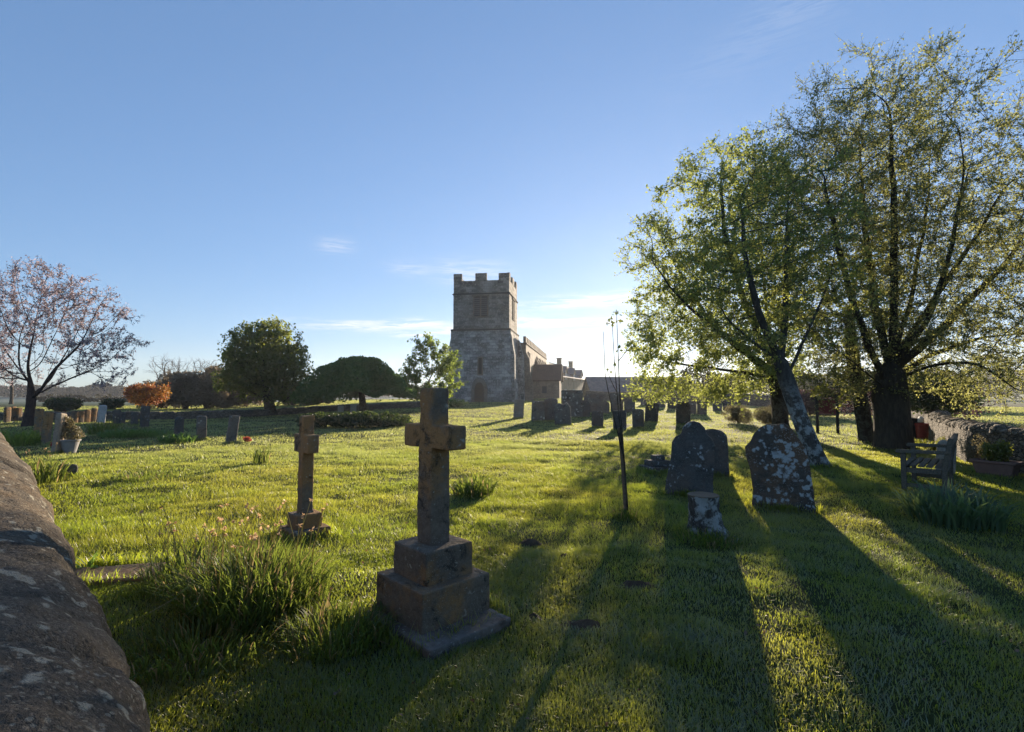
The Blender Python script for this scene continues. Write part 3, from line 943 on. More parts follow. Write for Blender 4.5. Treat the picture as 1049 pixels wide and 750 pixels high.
def shrub(name, label, cat, base, rx, ry, rz, n, size, m, seed, group=None, lobes=6, stems=5, bark='twig', aspect=.62, kind=None, lift=.12):
    """a leafy bush: stems plus lobed leaf clumps through its volume"""
    g = np.random.default_rng(seed); r = random.Random(seed)
    t = thing(name, label, cat, base, 0, group, kind)
    sp = [(0, 0, rz * .52, rx * .72, ry * .72, rz * .5)]
    for _ in range(lobes):
        a = r.random() * 2 * PI; e = r.uniform(.25, .75)
        q = r.uniform(.4, .6)
        sp.append((rx * .58 * math.cos(a), ry * .58 * math.sin(a), rz * e, rx * q, ry * q, rz * r.uniform(.25, .4)))
    P = ellipsoids(g, n, sp, .30, .33, 1.6 / max(rx, .3), seed)
    P = P[P[:, 2] > .01]
    V, Q = leaf_quads(g, P, size, .2, aspect)
    link('foliage', np_mesh('foliage', V, quads=Q), m, t)
    b = MB()
    for k in range(stems):
        a = r.random() * 2 * PI; q = r.uniform(.2, .65)
        e = Vector((rx * q * math.cos(a), ry * q * math.sin(a), rz * r.uniform(.6, .9)))
        b.tube([Vector((e.x * .12, e.y * .12, -.05)), Vector((e.x * .5, e.y * .5, e.z * .5)), e], [max(.01, rx * .03), max(.008, rx * .02), .005], 5)
    b.build('stems', M[bark], t)
    return t

# ================================================================== STRUCTURES
# ------------------------------------------------------------------ dry-stone walls
def path_sampler(path):
    P = [Vector((p[0], p[1])) for p in path]
    S = [0.0]
    for a, b in zip(P[:-1], P[1:]): S.append(S[-1] + (b - a).length)
    def at(s):
        s = np.clip(np.asarray(s, float), 0, S[-1])
        return np.interp(s, S, [p.x for p in P]), np.interp(s, S, [p.y for p in P])
    return at, S[-1]
def wall_frames(at, s):
    x, y = at(s); x1, y1 = at(np.asarray(s) + .15); x0, y0 = at(np.asarray(s) - .15)
    tx, ty = x1 - x0, y1 - y0
    l = np.hypot(tx, ty) + 1e-9
    return x, y, ty / l, -tx / l            # right-hand normal
def grid_quads(a, b):
    i = np.arange(a * b).reshape(a, b)
    return np.stack([i[:-1, :-1], i[1:, :-1], i[1:, 1:], i[:-1, 1:]], -1).reshape(-1, 4)
def wall_body(parent, path, top, w, m, res=.08, rough=.035, flat_top=None):
    at, T = path_sampler(path)
    s = np.linspace(0, T, max(4, int(T / res)))
    x, y, nx, ny = wall_frames(at, s)
    zb = H(x, y) - .1
    zt = (zb + .1 + top) if flat_top is None else np.full_like(zb, flat_top)
    k = max(4, int(top / res))
    prof = [(-1, t) for t in np.linspace(0, 1, k)] + [(1, t) for t in np.linspace(1, 0, k)]
    V = []
    for u, t in prof:
        bat = 1 + .12 * (1 - t)
        V.append(np.stack([x + nx * u * w / 2 * bat, y + ny * u * w / 2 * bat, zb + (zt - zb) * t], 1))
    V = np.stack(V, 1).reshape(-1, 3)
    V = V + (np.stack([fbm3(V, 3.2, 51), fbm3(V, 3.2, 61), fbm3(V, 3.2, 71)], 1) - .5) * rough * 2
    return link('wall', np_mesh('wall', V, quads=grid_quads(len(s), len(prof)), smooth=True), m, parent)
def coping(parent, path, s0, s1, length, half, hgt, ztop, m, res=.03, nth=22, wear=.02, seed=1, jitter=.2, gap=.018, ground=False):
    at, T = path_sampler(path)
    r = random.Random(seed)
    s = s0
    while s < s1 - .05:
        e = min(s + length * (1 + r.uniform(-jitter, jitter)), s1)
        n = max(6, int((e - s) / res))
        ss = np.linspace(s + gap * .35, e - gap * .35, n)
        ed = np.minimum(ss - s, e - ss)
        x, y, nx, ny = wall_frames(at, ss)
        pr = 1 - (gap / half) * np.exp(-(ed - gap * .35) / (gap * .8)) * 2.8
        zc = (H(x, y) + ztop) if ground else np.full_like(x, ztop)
        zc = zc + r.uniform(-.01, .01)
        hh = half * (1 + r.uniform(-.03, .03))
        th = np.linspace(-.18, PI + .18, nth)
        cu, su = np.cos(th)[None], np.sin(th)[None]
        su2 = np.sign(su) * np.abs(su) ** .85
        U = -cu * hh * pr[:, None]; Zz = zc[:, None] - hgt + su2 * hgt * pr[:, None]
        V = np.stack([x[:, None] + nx[:, None] * U, y[:, None] + ny[:, None] * U, Zz], -1).reshape(-1, 3)
        Nn = np.stack([nx[:, None] * -cu, ny[:, None] * -cu, su + 0 * x[:, None]], -1).reshape(-1, 3)
        disp = (fbm3(V, 4, seed) - .5) * wear * 2 + (fbm3(V, 17, seed + 3) - .5) * wear * .9 + (noise3(V, 60, seed + 5) - .5) * wear * .28
        V = V + Nn * disp[:, None]
        # end caps
        c0, c1 = len(V), len(V) + 1
        V = np.concatenate([V, V[:nth].mean(0)[None], V[(n - 1) * nth:n * nth].mean(0)[None]])
        i = np.arange(nth - 1)
        tr = np.concatenate([np.stack([np.full(nth - 1, c0), i, i + 1], 1), np.stack([np.full(nth - 1, c1), (n - 1) * nth + i + 1, (n - 1) * nth + i], 1)])
        link('coping_stone', np_mesh('coping_stone', V, tr, grid_quads(n, nth), True), m, parent)
        s = e

# the wall the photographer leans over
W_EDGE = [(1.25, -1.1), (.55, -.36), (-.64, .905), (-.88, 1.15), (-1.50, 1.76), (-3.15, 3.42), (-8.2, 8.2), (-11, 10.9)]
def offset_path(path, d):
    at, T = path_sampler(path)
    out = []
    S = 0
    for i, p in enumerate(path):
        a = Vector(path[max(i - 1, 0)]); b = Vector(path[min(i + 1, len(path) - 1)])
        t = (b - a).normalized()
        out.append((p[0] + t.y * d, p[1] - t.x * d))
    return out
def near_wall():
    t = thing('stone_wall', 'massive rounded coping of a brown weathered stone wall running up the lower left edge', 'wall', (0, 0, 0))
    ax = offset_path(W_EDGE, -.33)
    wall_body(t, ax, 1.0, .5, M['rubble'], res=.07, flat_top=1.03)
    at, T = path_sampler(ax)
    # joint below the camera, at the third edge point
    s_j = sum((Vector(ax[i + 1]) - Vector(ax[i])).length for i in range(2)) + .03
    coping(t, ax, s_j - 1.2, s_j, 1.2, .34, .24, 1.25, M['coping'], res=.008, nth=90, wear=.024, seed=2, jitter=0, gap=.022)
    coping(t, ax, s_j, s_j + 3.0, 1.5, .34, .24, 1.25, M['coping'], res=.010, nth=80, wear=.028, seed=7, jitter=.05, gap=.02)
    coping(t, ax, s_j + 3.0, T, 1.2, .34, .24, 1.25, M['coping'], res=.04, nth=26, wear=.022, seed=3)
near_wall()

def east_wall():
    t = thing('stone_wall', 'sunlit dry stone wall with rounded coping behind the bench on the east side', 'wall', (0, 0, 0))
    p = [(20, 26), (16.6, 20), (13.6, 16.6), (11.9, 14), (10.55, 11.8), (9.95, 9.6), (9.0, 6), (8.4, 2)]
    wall_body(t, p, .80, .42, M['rubble'], res=.07, rough=.05)
    at, T = path_sampler(p)
    coping(t, p, 0, T, .46, .23, .13, .90, M['rubble'], res=.04, nth=16, wear=.06, seed=11, jitter=.5, gap=.02, ground=True)
    coping_big = None
east_wall()

def west_wall():
    t = thing('stone_wall', 'low dark dry stone wall bounding the churchyard below the brown thicket', 'wall', (0, 0, 0))
    p = [tuple(gp(a, b)[:2]) for a, b in ((-90, 431.5), (60, 430.5), (150, 430), (230, 428), (300, 424.5), (345, 421.5), (400, 418.5), (455, 416.5))]
    wall_body(t, p, .40, .4, M['rubble_dark'], res=.18, rough=.05)
    at, T = path_sampler(p)
    coping(t, p, 0, T, .9, .24, .10, .48, M['rubble_dark'], res=.15, nth=9, wear=.04, seed=13, jitter=.3, gap=.03, ground=True)
west_wall()

def north_wall():
    t = thing('stone_wall', 'grey hazy boundary wall behind the far gravestones below the barn', 'wall', (0, 0, 0))
    p = [(9.5, 66), (16, 62), (22, 55), (26, 47), (27, 41)]
    wall_body(t, p, 1.05, .5, M['rubble_dark'], res=.25, rough=.05)
    coping(t, p, 0, path_sampler(p)[1], 1.2, .28, .14, 1.16, M['rubble_dark'], res=.25, nth=8, wear=.04, seed=17, ground=True)
north_wall()

# ------------------------------------------------------------------ church
def arch_outline(w, h, spring, n=8):
    """pointed arch outline in (u, z), base at z=0"""
    pts = [(-w / 2, 0), (w / 2, 0)]
    rad = w
    hh = h - spring
    for i in range(n + 1):
        t = i / n
        pts.append((w / 2 - (w / 2) * t ** 1.35 if False else w / 2 * math.cos(t * PI / 2) ** .8, spring + hh * math.sin(t * PI / 2) ** 1.15))
    for i in range(n - 1, -1, -1):
        t = i / n
        pts.append((-w / 2 * math.cos(t * PI / 2) ** .8, spring + hh * math.sin(t * PI / 2) ** 1.15))
    return pts
def church():
    PHI = R(8.6)
    t = thing('church', 'old stone parish church with battlemented square west tower, nave and tiled porch', 'church', (-3.44, 57, .50), -PHI)
    hw = 3.17
    # lower stage, battered
    b = MB()
    def frustum(x0, x1, y0, y1, z0, X0, X1, Y0, Y1, z1):
        b.add([(x0, y0, z0), (x1, y0, z0), (x1, y1, z0), (x0, y1, z0), (X0, Y0, z1), (X1, Y0, z1), (X1, Y1, z1), (X0, Y1, z1)],
              [(3, 2, 1, 0), (4, 5, 6, 7), (0, 1, 5, 4), (1, 2, 6, 5), (2, 3, 7, 6), (3, 0, 4, 7)])
    frustum(-3.50, 3.46, -.2, 6.6, -.6, -3.40, 3.34, -.06, 6.5, 8.0)
    tower = b.build('tower', M['church'], t)
    # solid upper stage; belfry openings are black sheets painted for their shade
    u = MB()
    u.box(-hw, hw, .06, 6.34, 8.1, 12.0)
    u.box(-hw + .02, hw - .02, .08, 6.32, 12.12, 13.55)
    up = u.build('upper_stage', M['church_upper'], tower)
    s = MB(); s.box(-hw - .26, hw + .24, -.13, 6.55, 7.92, 8.12)
    s.box(-hw - .12, hw + .12, -.04, 6.44, 11.98, 12.14)
    s.build('string_course', M['string'], tower, bevel=.04)
    # parapet with merlons
    y0, y1 = .05, 6.35
    pw = .38
    def merl(a0, a1, side):
        z0, z1 = 13.5, 14.36 + .10 * math.sin(a0 * 5)
        pb = MB()
        if side == 'w': pb.box(a0, a1, y0, y0 + pw, z0, z1)
        if side == 'e': pb.box(a0, a1, y1 - pw, y1, z0, z1)
        if side == 's': pb.box(hw - pw, hw, a0, a1, z0, z1)
        if side == 'n': pb.box(-hw, -hw + pw, a0, a1, z0, z1)
        pb.build('merlon', M['church_upper'], tower, bevel=.03)
    for a0, a1 in ((-hw, -hw + .95), (-.68, .62), (hw - 1.2, hw)):
        merl(a0, a1, 'w'); merl(a0, a1, 'e')
    for a0, a1 in ((y0 + pw + .004, y0 + 1.0), (2.55, 3.85), (y1 - 1.05, y1 - pw - .004)):
        merl(a0, a1, 's'); merl(a0, a1, 'n')
    # belfry west window: two louvred lights
    def belfry(cx, side):
        w = MB()
        fr = MB(); lv = MB()
        def P(u0, u1, d0, d1, z0, z1, mb, mat=None):
            if side == 'w': mb.box(u0, u1, .06 - d1, .06 - d0, z0, z1)
            else: mb.box(hw + d0, hw + d1, u0, u1, z0, z1)
        z0, z1 = 9.65, 11.65
        P(cx - .9, cx - .74, -.02, .05, z0 - .1, z1 + .12, fr); P(cx + .74, cx + .9, -.02, .05, z0 - .1, z1 + .12, fr)
        P(cx - .08, cx + .08, -.02, .05, z0 - .1, z1 + .12, fr)
        P(cx - 1.0, cx + 1.0, -.02, .11, z1 + .12, z1 + .26, fr); P(cx - .95, cx + .95, -.02, .09, z0 - .22, z0 - .1, fr)
        P(cx - .74, cx + .74, .004, .01, z0 - .1, z1 + .1, w)
        win = w.build('window', M['opening_shade'], tower)
        fr.build('frame', M['trim'], win, bevel=.015)
        for k in range(9):
            z = z0 + k * .225
            for c in (cx - .41, cx + .41):
                if side == 'w':
                    lv.add([(c - .32, .045, z + .13), (c + .32, .045, z + .13), (c + .32, -.03, z), (c - .32, -.03, z),
                            (c - .32, .045, z + .16), (c + .32, .045, z + .16), (c + .32, -.03, z + .03), (c - .32, -.03, z + .03)],
                           [(0, 1, 2, 3), (4, 7, 6, 5), (0, 4, 5, 1), (3, 2, 6, 7), (0, 3, 7, 4), (1, 5, 6, 2)])
                else:
                    lv.add([(hw + .012, c - .32, z + .13), (hw + .012, c + .32, z + .13), (hw + .09, c + .32, z), (hw + .09, c - .32, z),
                            (hw + .012, c - .32, z + .16), (hw + .012, c + .32, z + .16), (hw + .09, c + .32, z + .03), (hw + .09, c - .32, z + .03)],
                           [(0, 1, 2, 3), (4, 7, 6, 5), (0, 4, 5, 1), (3, 2, 6, 7), (0, 3, 7, 4), (1, 5, 6, 2)])
        lv.build('louvre', M['louvre'], win)
    belfry(-.05, 'w'); belfry(3.2, 's')
    # slit window and west door on the battered face (face leans in by .14 over 8.6 m)
    def face_y(z): return -.2 + .14 * (z + .6) / 8.6
    sl = MB().box(-.22, .14, face_y(4) - .03, face_y(4) + .2, 3.1, 4.9).build('window', M['opening_shade'], tower)
    f = MB()
    f.box(-.36, -.22, face_y(4) - .06, face_y(4) + .2, 2.95, 5.02); f.box(.14, .28, face_y(4) - .06, face_y(4) + .2, 2.95, 5.02)
    f.box(-.22, .14, face_y(4) - .06, face_y(4) + .2, 4.9, 5.02); f.box(-.22, .14, face_y(4) - .06, face_y(4) + .2, 2.95, 3.1)
    f.build('frame', M['trim'], sl)
    dc = -.12
    o = [(u_ + dc, z_) for u_, z_ in arch_outline(1.08, 2.2, 1.25)]
    dr = MB().prism(o, face_y(1) - .035, face_y(1) + .25).build('door', M['door'], tower)
    # arched surround: ring between two outlines
    oi, oo = arch_outline(1.08, 2.2, 1.25), arch_outline(1.78, 2.72, 1.3)
    ring = MB(); n = len(oi)
    vs = []
    for d in (face_y(1) - .10, face_y(1) + .25):
        vs += [(u_ + dc, d, z_) for u_, z_ in oi] + [(u_ + dc, d, z_) for u_, z_ in oo]
    fs = []
    for i in range(1, n):
        j = (i + 1) % n
        fs += [(i, j, n + j, n + i), (2 * n + i, 3 * n + i, 3 * n + j, 2 * n + j), (n + i, n + j, 3 * n + j, 3 * n + i), (i, 2 * n + i, 2 * n + j, j)]
    ring.add(vs, fs).build('arch', M['trim'], dr)
    for z in (.55, 1.5): MB().box(dc - .45, dc + .35, face_y(1) - .05, face_y(1) - .03, z, z + .05).build('hinge', M['blackwood'], dr)
    # weathered angle buttresses
    MB().prism([(0, -.6), (.42, -.6), (.36, 5.2), (.14, 6.4), (.04, 7.4), (-.1, 7.7)], .05, 1.05, 'y', Matrix.Translation((3.38, 0, 0))).build('buttress', M['church'], tower, bevel=.05)
    MB().prism([(0, -.6), (-.36, -.6), (-.32, 5.6), (-.12, 6.8), (.06, 7.6)], .05, 1.05, 'y', Matrix.Translation((-3.42, 0, 0))).build('buttress', M['church'], tower, bevel=.05)
    MB().prism([(0, -.6), (.7, -.6), (.62, 5.2), (.1, 7.4)], 5.3, 6.4, 'y', Matrix.Translation((3.4, 0, 0))).build('buttress', M['church'], tower, bevel=.05)
    MB().add([(-hw + .4, .45, 13.3), (hw - .4, .45, 13.3), (hw - .4, 5.95, 13.3), (-hw + .4, 5.95, 13.3), (0, 3.2, 13.9)],
             [(0, 1, 4), (1, 2, 4), (2, 3, 4), (3, 0, 4)]).build('roof', M['slate'], tower)
    # nave
    nv = MB().box(-4.3, 4.2, 6.6, 37, -.9, 7.1).build('nave', M['ashlar'], t)
    y = 6.6
    while y < 36.4:
        for xa, xb in ((3.86, 4.2), (-4.3, -3.96)):
            MB().box(xa, xb, y, min(y + 1.0, 37), 7.18, 7.95).build('merlon', M['ashlar'], nv, bevel=.03)
        y += 1.75
    MB().box(-4.42, 4.32, 6.55, 37.06, 6.98, 7.17).build('string_course', M['trim'], nv, bevel=.04)
    MB().prism([(-3.9, 7.15), (3.8, 7.15), (0, 8.2)], 7.05, 36.9).build('roof', M['slate'], nv)
    for yc in (9.6, 20, 24.5, 29, 33.5):
        wz = 4.3 if yc < 12 else 2.6
        hh = 1.6 if yc < 12 else 3.4
        w = MB().box(4.19, 4.215, yc - .75, yc + .75, wz, wz + hh).build('window', M['glass'], nv)
        fr = MB()
        fr.box(4.2, 4.29, yc - .93, yc - .75, wz - .15, wz + hh + .15); fr.box(4.2, 4.29, yc + .75, yc + .93, wz - .15, wz + hh + .15)
        fr.box(4.2, 4.29, yc - .06, yc + .06, wz, wz + hh); fr.box(4.2, 4.33, yc - 1.05, yc + 1.05, wz + hh + .15, wz + hh + .3)
        fr.box(4.2, 4.31, yc - .75, yc + .75, wz - .15, wz); fr.build('frame', M['trim'], w)
    for yc in (6.9, 18, 22.3, 26.8, 31.3, 36.2):
        MB().prism([(4.2, -.9), (5.1, -.9), (4.95, 2.6), (4.75, 3.2), (4.65, 5.2), (4.2, 6.0)], yc - .35, yc + .35, 'y').build('buttress', M['ashlar'], nv, bevel=.03)
    # chancel
    ch = MB().box(-3.2, 3.3, 37, 48, -1.2, 5.2).build('chancel', M['ashlar'], t)
    MB().prism([(-3.6, 5.1), (3.6, 5.1), (0, 7.9)], 37.05, 48.3).build('roof', M['slate'], ch)
    for yc in (40, 44):
        MB().box(3.3, 3.32, yc - .5, yc + .5, 1.6, 4).build('window', M['glass'], ch)
    # south porch, ridge running out from the nave
    px0, px1, py0, py1, ez, rz = 4.22, 7.9, 12.6, 17.2, 2.75, 4.75
    pm = MB().prism([(py0, -.9), (py1, -.9), (py1, ez), ((py0 + py1) / 2, rz - .1), (py0, ez)], px0, px1, 'x').build('porch', M['ashlar'], t)
    yc = (py0 + py1) / 2
    r = MB()
    r.prism([(py0 - .3, ez - .2), (yc, rz), (yc, rz + .18), (py0 - .34, ez - .05)], px0 + .01, px1 + .28, 'x')
    r.prism([(py1 + .3, ez - .2), (yc + .002, rz), (yc + .002, rz + .18), (py1 + .34, ez - .05)], px0 + .01, px1 + .28, 'x')
    r.build('roof', M['tile'], pm)
    MB().box(px0 + 1.4, px0 + 2.0, py0 - .02, py0 + .05, 1.0, 1.9).build('window', M['glass'], pm)
    MB().prism([(yc - .75, -.2), (yc + .75, -.2), (yc + .75, 1.5), (yc + .4, 2.1), (yc, 2.4), (yc - .4, 2.1), (yc - .75, 1.5)], px1, px1 + .03, 'x').build('door', M['door'], pm)
church()

# ------------------------------------------------------------------ houses and barn beyond
def houses():
    g = R(-17.5)
    base = Vector((8.9, 96, -.6))
    t = thing('house', 'stone house with chimney and three gabled dormers beyond the church porch', 'house', base, g)
    W, L, ez, rz = 7.0, 30.0, 5.1, 8.0
    # local: x across (south +x), y away
    body = MB().prism([(-W, -.5), (0, -.5), (0, ez), (-W / 2, rz), (-W, ez)], 0, L, 'y').build('wall', M['cotswold'], t)
    rf = MB()
    rf.prism([(-W / 2, rz + .02), (.35, ez - .1), (.35, ez + .08), (-W / 2, rz + .22)], -.2, L + .2, 'y')
    rf.prism([(-W / 2 - .002, rz + .02), (-W - .35, ez - .1), (-W - .35, ez + .08), (-W / 2 - .002, rz + .22)], -.2, L + .2, 'y')
    roof = rf.build('roof', M['slate'], t)
    for yy in (.6, 15.5, 28.5):
        c = MB(); c.box(-W / 2 - .45, -W / 2 + .45, yy - .45, yy + .45, rz - .6, rz + 1.5); c.box(-W / 2 - .55, -W / 2 + .55, yy - .55, yy + .55, rz + 1.5, rz + 1.65)
        ch = c.build('chimney', M['cotswold'], roof)
    for yy in (5, 13.5, 22.5):
        d = MB().prism([(yy - 1.2, ez - .7), (yy + 1.2, ez - .7), (yy + 1.2, ez + .9), (yy, ez + 2.0), (yy - 1.2, ez + .9)], -2.4, .12, 'x').build('dormer', M['cotswold'], t)
        r = MB()
        r.prism([(yy - 1.45, ez + .75), (yy, ez + 2.05), (yy, ez + 2.22), (yy - 1.5, ez + .9)], -2.4, .3, 'x')
        r.prism([(yy + 1.45, ez + .75), (yy + .002, ez + 2.05), (yy + .002, ez + 2.22), (yy + 1.5, ez + .9)], -2.4, .3, 'x')
        r.build('roof', M['slate'], d)
        w = MB().box(.12, .14, yy - .6, yy + .6, ez - .3, ez + .8).build('window', M['glass'], d)
        f = MB(); f.box(.12, .18, yy - .7, yy - .6, ez - .4, ez + .9); f.box(.12, .18, yy + .6, yy + .7, ez - .4, ez + .9); f.box(.12, .17, yy - .04, yy + .04, ez - .3, ez + .8)
        f.build('frame', M['white_paint'], w)
        w = MB().box(0, .02, yy - .6, yy + .6, 1.4, 2.7).build('window', M['glass'], t)
        f = MB(); f.box(0, .06, yy - .7, yy - .6, 1.3, 2.8); f.box(0, .06, yy + .6, yy + .7, 1.3, 2.8); f.box(0, .05, yy - .04, yy + .04, 1.4, 2.7)
        f.build('frame', M['white_paint'], w)
    # barn
    t = thing('barn', 'long low barn with blue grey slate roof behind the boundary wall', 'barn', (13.6, 88, -.9), R(5))
    MB().prism([(-.0, -1), (7, -1), (7, 2.2), (3.5, 5.0), (0, 2.2)], 0, 18.5, 'x', Matrix.Identity(4)).build('wall', M['cotswold'], t)
    r = MB()
    r.prism([(-.4, 2.1), (3.5, 5.02), (3.5, 5.25), (-.45, 2.3)], -.3, 18.8, 'x')
    r.prism([(7.4, 2.1), (3.502, 5.02), (3.502, 5.25), (7.45, 2.3)], -.3, 18.8, 'x')
    r.build('roof', M['slate'], t)
    MB().box(4, 7.5, -.03, .02, -.9, 1.8).build('door', M['door'], t)
houses()

# ================================================================== GRAVESTONES
def outline(kind, w, h):
    a = w / 2
    pts = [(-a, 0), (a, 0)]
    if kind == 'flat': pts += [(a, h), (-a, h)]
    elif kind == 'round':
        s = h - a * .75
        pts += [(a * math.cos(t), s + a * .75 * math.sin(t)) for t in np.linspace(0, PI, 15)]
    elif kind == 'segment':
        s = h - a * .3
        pts += [(a * math.cos(t), s + a * .3 * math.sin(t)) for t in np.linspace(0, PI, 13)]
    elif kind == 'gable': pts += [(a, h * .8), (0, h), (-a, h * .8)]
    elif kind == 'shoulder':
        b = a * .58
        s = h - b
        pts += [(a, s * .88)] + [(a - (a - b) * .5 + (a - b) * .5 * math.cos(t), s * .88 + .10 * h * math.sin(t)) for t in np.linspace(.2, PI * .8, 5)]
        pts += [(b * math.cos(t), s + b * math.sin(t)) for t in np.linspace(0.0, PI, 13)]
        pts += [(-x, z) for x, z in [(a - (a - b) * .5 + (a - b) * .5 * math.cos(t), s * .88 + .10 * h * math.sin(t)) for t in np.linspace(.2, PI * .8, 5)][::-1]] + [(-a, s * .88)]
    elif kind == 'ogee':
        pts += [(a, h * .72), (a * .86, h * .80), (a * .5, h * .86), (a * .2, h * .95), (0, h), (-a * .2, h * .95), (-a * .5, h * .86), (-a * .86, h * .80), (-a, h * .72)]
    elif kind == 'broken':
        pts += [(a * .95, h * .8), (a * .5, h), (a * .1, h * .88), (-a * .4, h * .97), (-a, h * .85)]
    return pts
GRAVES = 'gravestones in the churchyard'
def headstone(px, top, base, wpx, kind, m, label, yaw=0, lean=0, tilt=0, thick=.12, group=GRAVES, name='headstone', cat='headstone', pts=None, vox=None, amp=None):
    g = gp(px, base)
    d = g.y
    h = (base - top) * d / F / max(.5, math.cos(R(lean)))
    w = wpx * d / F
    if yaw: w = max(.3, (w - thick * abs(math.sin(R(yaw)))) / max(.2, abs(math.cos(R(yaw)))))
    o = pts if pts is not None else outline(kind, w, h)
    o = [(x, z if z > 0 else -.2) for x, z in o]
    mb = MB().prism(o, -thick / 2, thick / 2)
    view = -math.atan2(g.x, g.y)
    FRINGE.append((g.x, g.y, w / 2, thick / 2, view + R(yaw)))
    ob = mb.build(name, M[m], None, 0 if vox else .02, g, (R(tilt), R(lean), view + R(yaw)))
    near = d < 30
    if near:
        weather(ob, vox or max(.014, d * .0018), amp if amp is not None else .018, .2, .006)
    setp(ob, label, cat, group)
    return ob

# the two big ones near the stump
d0 = gp(706, 508).y; s0 = d0 / F
dark = [(682, 507), (684, 492), (689, 470), (690, 455), (693, 449), (699, 446), (701, 439), (706, 434), (711, 432.5), (717, 434), (722, 439), (724, 446), (728, 449), (731, 456), (731, 470), (729, 490), (728, 508)]
headstone(706, 433, 508, 46, '', 'stone_dark', 'dark mossy headstone with a domed middle and rounded shoulders behind the tree stump', pts=[((x - 706) * s0, max(0, (508 - z) * s0)) for x, z in dark][::-1], tilt=-3, thick=.14, vox=.014)
headstone(732, 440, 488, 29, 'round', 'stone_dark', 'grey round topped headstone half hidden behind the dark domed headstone', yaw=-8, lean=-2)
d0 = gp(802, 523).y; s0 = d0 / F
lich = [(773, 522), (775, 505), (773, 485), (769, 470), (768, 461), (773, 455), (777, 447), (783, 440), (790, 436), (798, 437), (805, 435), (812, 441), (819, 452), (824, 461), (827, 475), (829, 500), (832, 524)]
headstone(802, 436, 523, 60, '', 'stone_lichen', 'broad leaning headstone blotched all over with white lichen beside the pale trunk', pts=[((x - 802) * s0, max(0, (523 - z) * s0)) for x, z in lich][::-1], tilt=-5, thick=.16, vox=.013)

